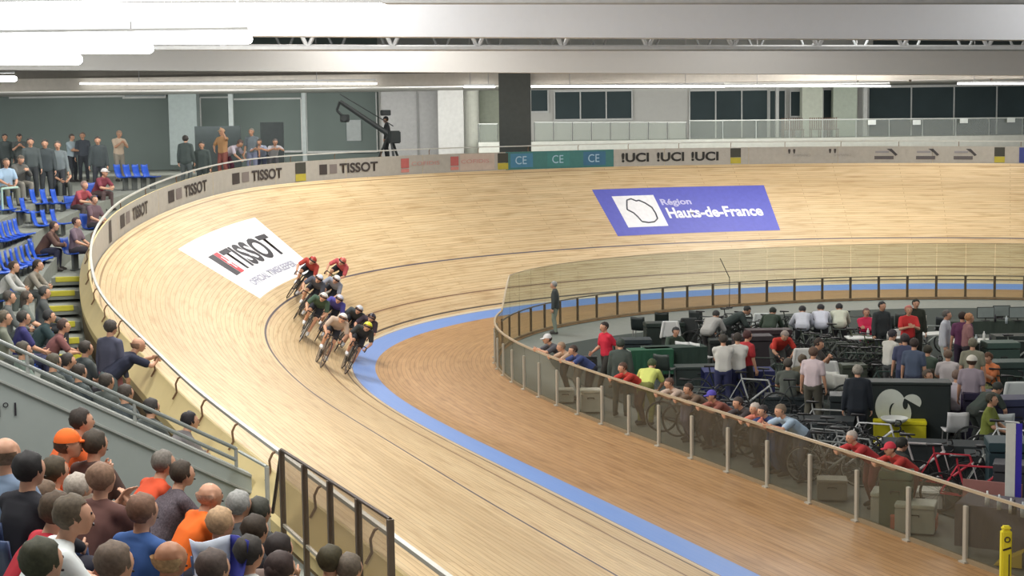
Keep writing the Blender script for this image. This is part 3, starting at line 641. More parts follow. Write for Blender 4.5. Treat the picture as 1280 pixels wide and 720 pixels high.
def person(loc, face, pose, hair, hcol, top, sleeve, legs, label, skin='fair', group=None, longleg=True, M=None, scale=1., shoes=(60, 56, 54)):
    me = body_mesh(pose)
    if not me.materials: me.materials.append(None); me.materials.append(None)
    def setm(o, *ms):
        for i, m in enumerate(ms): o.material_slots[i].link = 'OBJECT'; o.material_slots[i].material = m
    r = bpy.data.objects.new('person', me); C.objects.link(r); tag(r, label, 'person', group); setm(r, mat('skin_'+skin, SKIN[skin], .55, noise=.03), cm(40, 30, 28, .5))
    if M is not None: r.matrix_world = M
    else: r.location = loc; r.rotation_euler = (0, 0, R(face)); r.scale = (scale,)*3
    def child(name, me, m): o = bpy.data.objects.new(name, me); C.objects.link(o); o.parent = r; setm(o, m); return o
    child('shirt' if sleeve != 'jacket' else 'jacket', cloth_mesh('shirt', pose, sleeve), top if not isinstance(top, tuple) else cm(*top, .85))
    child('trousers' if longleg else 'shorts', cloth_mesh('trousers', pose, 'long' if longleg else 'shorts'), cm(*legs, .85))
    for i in (0, 1): child('shoe', cloth_mesh('shoe', pose, i), cm(*shoes, .6))
    if hair == 'helmet': child('helmet', cloth_mesh('hair', pose, 'helmet'), cm(*hcol, .3)); child('visor', cloth_mesh('visor', pose, 0), cm(30, 30, 40, .15))
    elif hair: child({'cap': 'cap', 'hat': 'hat'}.get(hair, 'hair'), cloth_mesh('hair', pose, hair), haircol(*hcol) if hair not in ('cap', 'hat') else cm(*hcol, .8))
    if hair in ('cap', 'hat'): child('hair', cloth_mesh('hair', pose, 'fringe'), haircol(74, 58, 46))
    return r
def haircol(r, g, b): return mat('hair_%d_%d_%d' % (r, g, b), srgb(r, g, b), .7, noise=.28, nscale=45)
def hit(px, py, zf, hz=0., t0=5., t1=110., dt=.03):
    """first point on the picture ray that is hz above the surface zf(x,y)"""
    d = ray(px, py); t = t0
    while t < t1:
        P = CAM+d*t
        if P[2] <= zf(P[0], P[1])+hz: return P
        t += dt
    return P
def P_(px, py, surf, pose, rel, hair, hcol, top, sleeve, legs, label, **k):
    """place a person so that the head meets a picture point while the feet rest on the surface"""
    h = headz(pose)*k.get('scale', 1.); face = math.degrees(YAW)+180+rel
    P = hit(px, py, surf, h.z)
    if surf is F_mid and (P-CAM)@FH > 62:                    # top of the stands: stand on the concourse
        d = ray(px, py); P = CAM+d*(59/(d@FH)); k = dict(k); k['scale'] = min(1.1, max(.86, (P[2]-F_mid(P[0], P[1]))/h.z)); h = h*k['scale']; P[2] = F_mid(P[0], P[1])+h.z
    a = R(face); x = P[0]-h.x*math.cos(a); y = P[1]-h.x*math.sin(a); z = P[2]-h.z
    r = person((x, y, z), face, pose, hair, hcol, top, sleeve, legs, label, **k); return r

def fin(x, y):
    """how far inside the infield fence a floor point lies"""
    i = int(np.argmin((TX-x)**2+(TY-y)**2)); p = fen(S[i]); return -((x-p.x)*NX[i]+(y-p.y)*NY[i]), i
def inside(p, m):
    d, i = fin(p[0], p[1])
    if d < m: return V((p[0]-NX[i]*(m-d), p[1]-NY[i]*(m-d), p[2]))
    return V(p)
def P_rail(px, py, surf, pose, rel, hair, hcol, top, sleeve, legs, label, **k):
    """a person leaning on the infield fence: head just inside the rail"""
    h = headz('lean'); d = ray(px, py); t = 8.
    while t < 70:
        P = CAM+d*t
        if P[2] < 1.9 and fin(P[0], P[1])[0] > .30: break
        t += .02
    _, i = fin(P[0], P[1]); fa = math.atan2(NY[i], NX[i])+R(k.get('turn', 0)); sc = min(1.12, max(.9, (P[2]-ZA-.012)/h.z))
    x = P[0]-h.x*math.cos(fa)*sc; y = P[1]-h.x*math.sin(fa)*sc
    return person((x, y, ZA+.012), math.degrees(fa), 'lean', hair, hcol, top, sleeve, legs, label, scale=sc)
# ================================================================== SEATS
def seat_mesh():
    bm = bmesh.new(); rows = []
    for (x, z) in ((.22, .43), (.10, .41), (-.08, .40), (-.17, .43), (-.21, .55), (-.24, .72), (-.25, .80)):
        rows.append([V((x-.02*(abs(t) > .8), t*.21, z+.02*abs(t)**3)) for t in (-1, -.6, 0, .6, 1)])
    rows2 = [[p+V((0, 0, -.02)) if i < 4 else p+V((-.02, 0, 0)) for p in r] for i, r in enumerate(rows)]
    a = grid([r+rb[::-1] for r, rb in zip(rows, rows2)], closed=True, cap=True); return tomesh(a, 'seat', True)
_seat = seat_mesh(); bm = bmesh.new(); bx(bm, (0, 0, .2), (.05, .3, .4)); bx(bm, (0, 0, .01), (.14, .34, .02)); _sb = tomesh(bm)
_seat.materials.append(None); _sb.materials.append(None)
def seat(x, y, z, face, col, label, group=None):
    r = empty('stadium_seat', (x, y, z), R(face)); tag(r, label, 'seat', group)
    for n, me, m in (('seat_shell', _seat, cm(*col, .4)), ('bracket', _sb, cm(90, 94, 92))):
        o = bpy.data.objects.new(n, me); C.objects.link(o); o.parent = r; o.material_slots[0].link = 'OBJECT'; o.material_slots[0].material = m
    return r
def seat_under(p, col=(84, 92, 96), group=None, label='grey seat shell under a foreground spectator'):
    h = p.rotation_euler.z; q = p.location; return seat(q.x-.02*math.cos(h), q.y-.02*math.sin(h), q.z, math.degrees(h), col, label, group)
# empty blue seats: (left px, right px, y left, y right, count) of the backs
for i, (x0, x1, y0, y1, n, lb) in enumerate(((2, 54, 322, 306, 9, 'empty blue seat in the front row at the left edge'), (2, 32, 284, 276, 6, 'empty blue seat in the short second row at the left edge'), (52, 78, 239, 239, 3, 'empty blue seat just left of the crimson dressed spectators'), (54, 78, 266, 264, 3, 'empty blue seat in the trio below the crimson dressed spectators'), (156, 190, 208, 208, 4, 'empty blue seat right of the standing spectator in a tan top'), (8, 40, 246, 250, 3, 'empty blue seat under the pale rail at the left edge'))):
    for j in range(n):
        t = j/max(1, n-1); P = hit(x0+(x1-x0)*t, y0+(y1-y0)*t, F_mid, .75)
        k = int(np.argmin((TX-P[0])**2+(TY-P[1])**2)); face = math.degrees(math.atan2(-NY[k], -NX[k]))
        seat(P[0], P[1], P[2]-.75, face, (38, 88, 196), lb, lb.replace('empty blue seat', 'blue seats'))
rl = empty('aisle_rail'); tag(rl, 'pale green aisle rail beside the seated spectator in striped top', 'handrail')
a_, b_ = hit(2, 236, F_mid, .9), hit(22, 234, F_mid, .9); bm = bmesh.new(); path(bm, [V(a_)-V((0, 0, .9)), V(a_), V(b_)], .03); link('rail', tomesh(bm), cm(176, 206, 190), rl)

# ================================================================== FOREGROUND CROWD
FS = [
 (103, 527, 'sitfwd', 118, 'short', (52, 44, 38), (226, 104, 52), 'short', (60, 64, 80), 'person in an orange top with dark brown hair, highest of the foreground crowd'),
 (86, 556, 'sitfwd', 108, 'cap', (240, 110, 40), (232, 130, 90), 'short', (60, 60, 70), 'person wearing a bright orange cap and salmon top below the parapet'),
 (120, 556, 'sit', 146, 'short', (66, 58, 48), (90, 70, 64), 'short', (60, 60, 70), 'person with dark hair just right of the orange cap'),
 (8, 568, 'sit', 161, 'fringe', (120, 100, 80), (140, 160, 186), 'short', (60, 60, 70), 'balding person in a light blue top at the left edge below the parapet'),
 (38, 588, 'sit', 146, 'short', (34, 32, 32), (44, 44, 50), 'long', (60, 60, 70), 'person with thick black hair in a black top near the left edge'),
 (70, 590, 'sit', 141, 'short', (70, 60, 44), (238, 120, 50), 'short', (60, 60, 70), 'person with olive brown hair and a small patch of orange shirt behind the grey head'),
 (56, 622, 'sit', 146, 'long', (104, 84, 66), (196, 190, 178), 'short', (60, 60, 70), 'person with long light brown hair in a cream top at the left'),
 (99, 612, 'sit', 141, 'short', (168, 158, 146), (78, 80, 84), 'short', (70, 74, 90), 'person with short silver grey hair seated in the middle of the left group'),
 (74, 640, 'sitfwd', 118, 'short', (78, 62, 46), (186, 42, 56), 'short', (60, 60, 70), 'person in a crimson red t-shirt at the lower left'),
 (93, 646, 'sitfwd', 114, 'short', (92, 80, 64), (226, 232, 230), 'short', (70, 74, 90), 'person in a white t-shirt with cropped brown hair at the lower left'),
 (54, 704, 'sit', 146, 'short', (62, 62, 44), (40, 50, 90), 'short', (60, 60, 70), 'person whose dark olive hair is cut by the bottom edge at the left'),
 (128, 600, 'sitclap', 155, 'short', (128, 100, 80), (104, 72, 66), 'short', (60, 60, 70), 'person raising clasped hands beside the silver grey head'),
 (118, 640, 'sitfwd', 118, 'short', (86, 72, 56), (58, 62, 76), 'short', (64, 96, 150), 'person in a navy top and blue jeans leaning with bare forearms forward'),
 (206, 580, 'sitfwd', 128, 'short', (112, 106, 98), (214, 84, 50), 'short', (60, 60, 70), 'grey haired person in a red orange shirt below the pale ledge'),
 (229, 593, 'sitfwd', 128, 'short', (62, 52, 42), (92, 84, 88), 'short', (60, 60, 70), 'person with dark hair and a speckled grey shirt behind the red orange shirt'),
 (263, 620, 'sitfwd', 123, 'fringe', (190, 160, 140), (240, 112, 38), 'short', (60, 60, 70), 'bald person in a vivid orange t-shirt at the centre of the foreground crowd'),
 (277, 655, 'sit', 146, 'short', (176, 146, 112), (70, 70, 76), 'short', (60, 60, 70), 'person with sandy blond hair just above the blue and white cloth'),
 (300, 632, 'sit', 146, 'short', (150, 150, 146), (80, 82, 84), 'short', (60, 60, 70), 'person with pale grey hair left of two dark heads near the glass barrier'),
 (325, 640, 'sit', 146, 'short', (66, 66, 58), (60, 62, 62), 'short', (60, 60, 70), 'person with dark hair nearest the first post of the glass barrier'),
 (320, 664, 'sit', 146, 'short', (58, 48, 38), (44, 44, 48), 'jacket', (60, 60, 70), 'person with dark brown hair in a black jacket above the lower heads'),
 (313, 692, 'sit', 146, 'short', (56, 52, 48), (222, 226, 220), 'short', (60, 60, 70), 'person with black hair and white shirt collar at the bottom edge'),
 (350, 688, 'sit', 146, 'short', (44, 36, 34), (150, 130, 120), 'short', (60, 60, 70), 'person with near black hair beside the pale walkway'),
 (352, 712, 'sit', 146, 'long', (58, 44, 40), (214, 206, 200), 'short', (60, 60, 70), 'person with long dark hair cut by the bottom edge beside the walkway'),
 (415, 702, 'sit', 146, 'short', (62, 56, 36), (214, 206, 196), 'short', (60, 60, 70), 'person with dark olive hair seated alone against the glass barrier'),
 (438, 712, 'sit', 146, 'short', (96, 86, 74), (120, 116, 110), 'short', (60, 60, 70), 'person with grey brown hair rightmost in the foreground crowd'),
 (214, 700, 'sit', 146, 'fringe', (180, 150, 110), (80, 84, 92), 'short', (60, 60, 70), 'balding tanned person at the bottom edge under the vivid orange t-shirt'),
 (145, 706, 'sit', 146, 'short', (108, 92, 78), (150, 120, 112), 'short', (60, 60, 70), 'person with mousey brown hair at the bottom edge right of the white t-shirt'),
 (268, 712, 'sit', 146, 'short', (84, 72, 66), (120, 120, 126), 'short', (60, 60, 70), 'person whose brown head touches the bottom edge under the blue and white cloth'),
 (180, 640, 'sit', 146, 'short', (120, 90, 72), (58, 92, 150), 'short', (60, 70, 100), 'person in a mid blue top between the speckled shirt and the forearms'),
]
m_speck = mat('speckled_shirt_cloth', srgb(92, 84, 90), .9, noise=.4, nscale=60)
for (x, y, pose, rel, hair, hc_, top, sl, lg, lb) in FS:
    if 'speckled' in lb and (x, y) == (229, 593): top = m_speck
    sk = -.14 if 'white t-shirt with cropped' in lb else .28 if any(w in lb for w in ('cream top', 'silver grey hair', 'patch of orange', 'navy top and blue jeans')) else 0.
    p = P_(x, y, (lambda a, b, sk=sk: F_fore(a, b)-sk), pose, rel, hair, hc_, top, sl, lg, lb, skin='tan' if 'tanned' in lb else 'fair')
    seat_under(p, (70, 86, 120), 'seats under the foreground crowd', 'plain seat shell under the seated foreground crowd')
# striped blue and white cloth held in the crowd
def cloth_sheet(c, w, h, face, m1, m2, name='held_cloth'):
    r = empty(name, c, R(face)); n = 8
    for k, (a, b, m) in enumerate(((0, 5, m1), (5, 8, m2))):
        rows = [[V((.10*math.sin(i*.9)+.03*math.cos(j*1.3)+.02*j, w*(i/n-.5)*(1-.05*j), -h*j/n)) for j in range(n+1)] for i in range(a, b+1)]
        rows2 = [q+[p+V((-.012, 0, 0)) for p in q[::-1]] for q in rows]
        link('white_cloth' if k == 0 else 'blue_cloth', tomesh(grid(rows2, closed=True, cap=True), smooth=True), m, r)
    return r
P = hit(276, 672, F_fore, 1.22); r = cloth_sheet(V(P), .42, .5, math.degrees(YAW)+180, cm(206, 214, 226), cm(52, 56, 140)); tag(r, 'white cloth with a deep blue end draped over a spectator near the barrier', 'cloth')

# ================================================================== SPECTATORS OF THE MID AND FAR STANDS
CF0 = math.degrees(YAW)+180
MS = [
 (173, 431, 'lean', 120, 'fringe', (150, 120, 100), (40, 44, 62), 'short', (96, 108, 108), 'person in a dark navy t-shirt leaning on the top of the banking', {}),
 (139, 410, 'stand', 150, 'short', (70, 64, 60), (84, 86, 104), 'long', (168, 112, 118), 'person in a grey blue top and pink shorts beside the leaning navy shirt', {'longleg': False}),
 (62, 396, 'sitfwd', 110, 'short', (56, 56, 56), (50, 68, 70), 'jacket', (60, 70, 76), 'person in a dark teal jacket with white back mark, slumped sideways', {}),
 (80, 408, 'sitfwd', 110, 'short', (72, 56, 50), (126, 82, 80), 'short', (62, 62, 66), 'person in a dull red top behind the dark teal jacket', {}),
 (108, 436, 'sit', 130, 'short', (66, 60, 54), (78, 84, 84), 'short', (60, 60, 66), 'person with brown hair seated below the grey blue top', {}),
 (18, 334, 'sitfwd', 90, 'short', (70, 58, 50), (186, 186, 182), 'long', (88, 96, 92), 'person in a white long sleeved shirt leaning forward under the blue seats', {}),
 (48, 332, 'sitfwd', 90, 'short', (62, 54, 46), (150, 144, 132), 'long', (74, 78, 78), 'person in a stone coloured shirt holding hands together under the blue seats', {}),
 (68, 283, 'sitfwd', 95, 'short', (70, 58, 52), (96, 72, 64), 'jacket', (48, 50, 70), 'person in a brown jacket and dark trousers above the yellow steps', {}),
 (34, 372, 'sit', 110, 'long', (78, 70, 62), (110, 118, 112), 'short', (60, 62, 66), 'long haired person in a sage top below the white long sleeved shirt', {}),
 (56, 366, 'sit', 110, 'short', (66, 66, 64), (84, 88, 88), 'jacket', (60, 62, 66), 'person in a charcoal jacket below the stone coloured shirt', {}),
 (30, 398, 'sit', 120, 'short', (60, 58, 54), (60, 58, 110), 'short', (60, 62, 90), 'person in a violet blue top above the parapet rail', {}),
 (6, 398, 'sit', 110, 'short', (96, 88, 74), (120, 124, 110), 'short', (80, 84, 80), 'person in an olive grey top cut by the left edge above the rail', {}),
 (68, 453, 'sit', 140, 'short', (86, 80, 68), (88, 94, 88), 'short', (60, 62, 66), 'person with olive brown hair right behind the parapet rail, leftmost', {}),
 (100, 466, 'sit', 140, 'short', (62, 54, 48), (76, 84, 84), 'short', (60, 62, 66), 'person with dark hair second along the parapet rail', {}),
 (134, 478, 'sit', 140, 'short', (68, 62, 56), (90, 96, 92), 'jacket', (60, 62, 66), 'person in a grey green jacket behind the rail near the yellow step', {}),
 (158, 492, 'sit', 140, 'short', (74, 66, 60), (82, 90, 92), 'short', (60, 62, 66), 'person seated right below the lone yellow step', {}),
 (190, 510, 'sit', 140, 'short', (60, 56, 54), (86, 92, 90), 'short', (60, 62, 66), 'person with dark hair between the yellow step and the parapet end', {}),
 (238, 527, 'sitfwd', 120, 'short', (34, 30, 34), (120, 116, 116), 'jacket', (100, 98, 98), 'person with black hair in a grey jacket beside the plywood boards', {}),
 (12, 372, 'sit', 110, 'short', (80, 76, 70), (96, 100, 98), 'long', (70, 76, 74), 'person in a mid grey jumper at the left edge below the white shirt', {}),
 (8, 204, 'sit', 40, 'short', (96, 84, 72), (160, 186, 208), 'short', (120, 122, 110), 'person in a pale blue shirt seated at the left edge', {}),
 (26, 200, 'sitphone', 50, 'short', (96, 88, 78), (96, 96, 92), 'jacket', (138, 134, 124), 'person in a striped dark and white top with stone trousers', {}),
 (6, 172, 'stand', 30, 'short', (60, 60, 60), (78, 86, 86), 'jacket', (60, 64, 66), 'dim dark clothed person standing at the left edge', {}),
 (38, 178, 'stand', 20, 'short', (66, 62, 60), (84, 92, 92), 'long', (60, 64, 66), 'dim person in dark clothes standing third from the left edge', {}),
 (24, 172, 'phone', 20, 'short', (66, 62, 60), (90, 96, 94), 'short', (60, 64, 66), 'person raising something white between two dim standing figures', {}),
 (56, 180, 'stand', 10, 'short', (70, 66, 60), (72, 80, 82), 'jacket', (60, 64, 66), 'dim dark jacketed person left of the folded arms shirt', {}),
 (72, 182, 'stand', 10, 'short', (90, 84, 78), (120, 130, 132), 'long', (62, 66, 70), 'person in a pale grey jumper just left of the folded arms shirt', {}),
 (76, 200, 'sit', 30, 'short', (110, 104, 96), (124, 128, 120), 'short', (84, 88, 84), 'person in a khaki grey top seated in front of the folded arms shirt', {}),
 (90, 172, 'arms', 60, 'short', (96, 88, 82), (168, 184, 192), 'short', (56, 60, 66), 'person in a light shirt standing with folded arms', {}),
 (103, 170, 'stand', 10, 'short', (120, 108, 100), (74, 80, 88), 'long', (56, 60, 66), 'person in slate blue standing right of the folded arms', {}),
 (122, 176, 'stand', 10, 'short', (80, 76, 72), (70, 78, 80), 'jacket', (56, 60, 66), 'dim person in a dark open jacket left of the tan and white top', {}),
 (149, 166, 'phone', 40, 'short', (176, 150, 130), (212, 192, 170), 'short', (150, 144, 132), 'person in a tan and white top standing with hands raised', {}),
 (131, 216, 'sitfwd', 60, 'cap', (206, 202, 200), (128, 62, 74), 'short', (92, 76, 76), 'person in a white cap and crimson shirt leaning forward', {}),
 (106, 232, 'sitfwd', 60, 'short', (150, 124, 116), (160, 78, 84), 'short', (90, 82, 84), 'person in a rosy red shirt left of the white cap', {}),
 (118, 250, 'sit', 60, 'short', (86, 74, 70), (104, 84, 92), 'short', (70, 66, 70), 'person in a mauve top below the rosy red shirt', {}),
 (232, 174, 'stand', 170, 'short', (66, 62, 58), (78, 88, 86), 'jacket', (92, 100, 100), 'person in a dark green grey jacket seen from behind at the boards', {}),
 (277, 165, 'wave', -30, 'cap', (206, 176, 140), (196, 152, 108), 'short', (150, 92, 84), 'person in a tan top raising one hand above the boards', {}),
 (300, 172, 'bend', 70, 'short', (110, 92, 86), (206, 196, 208), 'short', (96, 50, 66), 'person in a white and maroon top bending beside the raised hand', {}),
 (314, 164, 'stand', -10, 'short', (150, 146, 136), (120, 130, 136), 'short', (130, 136, 160), 'grey haired person in a slate top standing at the boards', {}),
 (324, 178, 'lean', 0, 'short', (96, 88, 84), (176, 184, 206), 'short', (84, 90, 110), 'person in a pale blue top leaning on the boards rail', {}),
 (344, 178, 'lean', 20, 'short', (120, 112, 108), (196, 192, 196), 'short', (96, 96, 100), 'person in a whitish top in front of the dark display screen', {}),
 (484, 147, 'stand', -80, 'cap', (56, 56, 58), (50, 52, 54), 'jacket', (46, 48, 50), 'camera operator in black standing beside the crane', {}),
 (252, 182, 'stand', 0, 'short', (74, 72, 68), (74, 84, 82), 'jacket', (62, 70, 70), 'dim dark figure between the green grey jacket and the raised hand', {}),
 (96, 278, 'sit', 80, 'short', (64, 52, 54), (116, 100, 112), 'short', (62, 58, 64), 'person in a lilac grey top closest to the curve of the boards', {}),
 (30, 438, 'sit', 120, 'short', (82, 76, 66), (120, 136, 126), 'short', (120, 140, 132), 'person in pale green clothes seated just above the parapet rail', {}),
 (86, 452, 'sitfwd', 120, 'short', (60, 54, 50), (72, 80, 82), 'short', (60, 62, 66), 'dark haired person leaning forward behind the rail below the teal jacket', {}),
]
for (x, y, pose, rel, hair, hc_, top, sl, lg, lb, k) in MS:
    if 'camera operator' in lb: q = bp(484, 63.5, 5.03); person(q, CF0+rel, pose, hair, hc_, top, sl, lg, lb); continue
    p = P_(x, y, F_mid, pose, rel, hair, hc_, top, sl, lg, lb, **k)
    if pose.startswith('sit'): seat_under(p, (38, 80, 176), 'blue seats under the far spectators', 'blue seat shell under a spectator beyond the parapet')
# camera crane behind the boards
cr = empty('camera_crane'); tag(cr, 'black camera crane with tilted arm and hanging camera behind the boards', 'camera crane')
dC = 63.
A, B = bp(425, dC, py=127), bp(492, dC, py=172); m_bl = cm(58, 62, 62, .5)
bm = bmesh.new(); tube(bm, A, B, .08, .11, 8); tube(bm, A+V((0, 0, .3)), B+V((0, 0, .45)), .02); link('arm', tomesh(bm), m_bl, cr)
bm = bmesh.new(); h = bp(431, dC, py=148); tube(bm, A, bp(421, dC, py=138), .05); tube(bm, bp(421, dC, py=138), h, .05); bx(bm, h, (.35, .3, .3), bev=.03); tube(bm, h, h-V(FH)*.35, .09, .12, 12); link('camera_head', tomesh(bm), m_bl, cr)
bm = bmesh.new(); q = bp(487, dC, py=165); f0 = bp(487, dC, 5.03)
for a in range(3): tube(bm, q, (f0.x+.5*math.cos(a*2.1), f0.y+.5*math.sin(a*2.1), 5.03), .05)
link('tripod', tomesh(bm), m_bl, cr)
bm = bmesh.new(); bx(bm, B+V((0, 0, .02)), (.5, .45, .5), bev=.04); link('counterweight', tomesh(bm), m_bl, cr)
bm = bmesh.new(); bx(bm, bp(482, dC, py=141), (.3, .35, .22), bev=.02); link('monitor', tomesh(bm), m_bl, cr)

q = bp(486, 63.3, 4.1); pf = empty('camera_platform', q, YAW); tag(pf, 'low black platform under the camera crane and its operator', 'platform')
bm = bmesh.new(); bx(bm, (0, 0, .88), (2.2, 2.2, .1), bev=.01); link('deck', tomesh(bm), m_bl, pf)
for a in (-1, 1):
    for b in (-1, 1): bm = bmesh.new(); bx(bm, (a, b, .42), (.08, .08, .84)); link('leg', tomesh(bm), m_bl, pf)
# ================================================================== BICYCLES AND RIDERS
def wheel_mesh(disc):
    bm = bmesh.new(); torus(bm, (0, 0, 0), .325, .013, 'Y', 32, 6); t = tomesh(bm, 'tyre', True)
    bm = bmesh.new()
    if disc:
        for sg in (1, -1):
            c = bm.verts.new((0, .022*sg, 0)); rg = [bm.verts.new((.318*math.cos(2*PI*i/32), .006*sg, .318*math.sin(2*PI*i/32))) for i in range(32)]
            for i in range(32): bm.faces.new((c, rg[i], rg[(i+1) % 32]))
    else:
        torus(bm, (0, 0, 0), .305, .012, 'Y', 32, 5)
        for i in range(16):
            a = 2*PI*i/16; tube(bm, (0, .02*(-1)**i, 0), (.3*math.cos(a), 0, .3*math.sin(a)), .0022, seg=4)
        tube(bm, (0, -.035, 0), (0, .035, 0), .016)
    return t, tomesh(bm, 'rim', disc)
_bm = {}
def bike_parts():
    if _bm: return _bm
    bb, st, hd, rw, fw_, sd = V((-.06, 0, .28)), V((-.22, 0, .80)), V((.36, 0, .78)), V((-.49, 0, .335)), V((.49, 0, .335)), V((-.24, 0, .93))
    h2 = V((.40, 0, .66)); bm = bmesh.new()
    for a, b, r in ((bb, st, .019), (bb, h2, .024), (st, hd, .017), (hd, h2, .02), (st, sd, .015)): tube(bm, a, b, r)
    for sg in (1, -1): tube(bm, bb+V((0, .03*sg, 0)), rw+V((0, .055*sg, 0)), .011); tube(bm, st+V((0, .02*sg, 0)), rw+V((0, .055*sg, 0)), .009)
    _bm['frame'] = tomesh(bm)
    bm = bmesh.new(); tube(bm, h2+V((.0, 0, .0)), h2+V((.01, 0, -.02)), .03)
    for sg in (1, -1): tube(bm, h2+V((0, .045*sg, -.01)), fw_+V((0, .045*sg, 0)), .012, .009)
    _bm['fork'] = tomesh(bm)
    bm = bmesh.new(); hull(bm, [(sd+V((-.10, .05, .02)), .02), (sd+V((-.10, -.05, .02)), .02), (sd+V((.14, 0, .015)), .015)], 1); _bm['saddle'] = tomesh(bm, 'saddle', True)
    bm = bmesh.new(); c = V((.46, 0, .82)); tube(bm, hd+V((0, 0, .02)), c, .014)
    path(bm, [c+V((0, -.19, 0)), c+V((0, .19, 0))], .013)
    for sg in (1, -1): path(bm, [c+V((0, .19*sg, 0)), c+V((.08, .2*sg, -.01)), c+V((.10, .2*sg, -.07)), c+V((.04, .2*sg, -.12)), c+V((-.04, .2*sg, -.12))], .013)
    _bm['handlebar'] = tomesh(bm)
    bm = bmesh.new(); torus(bm, bb+V((0, -.05, 0)), .095, .006, 'Y', 24, 4); 
    for i in range(4): a = i*PI/2; tube(bm, bb+V((0, -.05, 0)), bb+V((.09*math.cos(a), -.05, .09*math.sin(a))), .008)
    tube(bm, bb+V((0, .07, 0)), bb+V((.08, .075, -.14)), .012); tube(bm, bb+V((0, -.07, 0)), bb+V((-.08, -.075, .14)), .012); bx(bm, bb+V((.08, .11, -.14)), (.09, .07, .02)); bx(bm, bb+V((-.08, -.11, .14)), (.09, .07, .02))
    _bm['crank'] = tomesh(bm)
    _bm['wheels'] = {False: wheel_mesh(False), True: wheel_mesh(True)}
    for k, v in _bm.items():
        for me in (v.values() if isinstance(v, dict) else [v]):
            for q in (me if isinstance(me, tuple) else (me,)): q.materials.append(None)
    return _bm
def bicycle(M, frame_c, label, disc=(False, False), rim=(60, 60, 62), group=None, fork_c=None):
    b = bike_parts(); r = bpy.data.objects.new('bicycle', None); C.objects.link(r); r.matrix_world = M; tag(r, label, 'bicycle', group)
    def ch(n, me, m, par, loc=(0, 0, 0)):
        o = bpy.data.objects.new(n, me); C.objects.link(o); o.parent = par; o.location = loc
        if me: o.material_slots[0].link = 'OBJECT'; o.material_slots[0].material = m
        return o
    bk = cm(34, 34, 36, .5)
    ch('frame', b['frame'], cm(*frame_c, .35), r); ch('fork', b['fork'], cm(*(fork_c or frame_c), .35), r); ch('saddle', b['saddle'], bk, r); ch('handlebar', b['handlebar'], bk, r); ch('crank', b['crank'], cm(90, 90, 92, .3, metal=.7), r)
    for x, d in ((-.49, disc[0]), (.49, disc[1])):
        t, w = b['wheels'][d]; q = ch('wheel', w, cm(*rim, .35), r, (x, 0, .338)); ch('tyre', t, bk, q)
    return r
def rider(px, py, lab, jersey, helmet, legs=(40, 42, 48), bike=(40, 40, 44), disc=(True, False), rim=(60, 60, 62), skin='fair', su=None, yawd=0.):
    # stand the wheels on the banking where the picture shows them
    best = None
    for u in np.arange(.15, 5, .1):
        for s in np.arange(-31, -12, .15):
            x, y = proj(at(s, u)); e = (x-px)**2+(y-py)**2
            if best is None or e < best[0]: best = (e, s, u)
    _, s, u = best
    p = at(s, u); t = (at(s-.3, u)-at(s+.3, u)).normalized(); n = (at(s, u, 1.)-p).normalized(); lft = n.cross(t).normalized(); t = lft.cross(n)
    Mt = Matrix((t, lft, n)).transposed().to_4x4(); M = Matrix.Translation(p+n*.004) @ Mt @ Matrix.Rotation(R(yawd), 4, 'Z')
    bicycle(M, bike, 'track bicycle under the rider '+lab[1], disc, rim)
    person(None, 0, 'ride', 'helmet', helmet, jersey, 'short', legs, 'cyclist '+lab[0], M=M, longleg=False, skin=skin, shoes=(210, 210, 210))
for (x, y, lab, je, he, bi, di, rim) in (
 (363, 372, ('in red jersey and red helmet at the top left of the bunch', 'highest on the banking at the left'), (176, 70, 62), (170, 60, 50), (44, 44, 44), (True, False), (60, 60, 60)),
 (400, 368, ('in pink red jersey furthest back at the upper right of the bunch', 'furthest back at the upper right'), (196, 92, 96), (196, 96, 84), (90, 100, 60), (True, False), (60, 60, 60)),
 (370, 396, ('in dark grey jersey with pale blue helmet behind the red one', 'with the pale blue helmet at the left'), (84, 88, 100), (196, 204, 220), (60, 66, 70), (True, False), (60, 60, 60)),
 (392, 396, ('in white and navy jersey with a white helmet in the middle row', 'with the white and navy jersey'), (150, 156, 170), (216, 218, 220), (60, 62, 66), (True, False), (80, 80, 84)),
 (374, 424, ('in dark green jersey leftmost in the front half of the bunch', 'leftmost in the front half'), (70, 92, 76), (206, 206, 200), (50, 52, 50), (True, False), (170, 170, 170)),
 (394, 424, ('in violet blue jersey in the centre of the bunch', 'in the centre in violet blue'), (84, 82, 160), (196, 196, 208), (50, 52, 80), (True, False), (60, 60, 60)),
 (398, 456, ('in white and brown jersey with white helmet leading the bunch', 'leading the bunch in white and brown'), (186, 168, 152), (224, 222, 216), (96, 80, 70), (True, False), (110, 100, 90)),
 (429, 464, ('in black jersey with a yellow helmet band at the front right', 'at the front right in black'), (54, 58, 58), (214, 214, 60), (50, 52, 54), (True, False), (110, 100, 90)),
 (418, 436, ('in charcoal jersey with silver helmet behind the yellow helmet', 'with silver helmet behind the yellow one'), (76, 82, 84), (200, 202, 206), (60, 60, 60), (True, False), (80, 80, 80)),
 (437, 448, ('in dark plum with black helmet lowest on the banking at the right', 'lowest on the banking at the right'), (70, 60, 70), (52, 46, 54), (50, 50, 54), (True, False), (60, 60, 60)),
): rider(x, y, lab, je, he, bike=bi, disc=di, rim=rim)

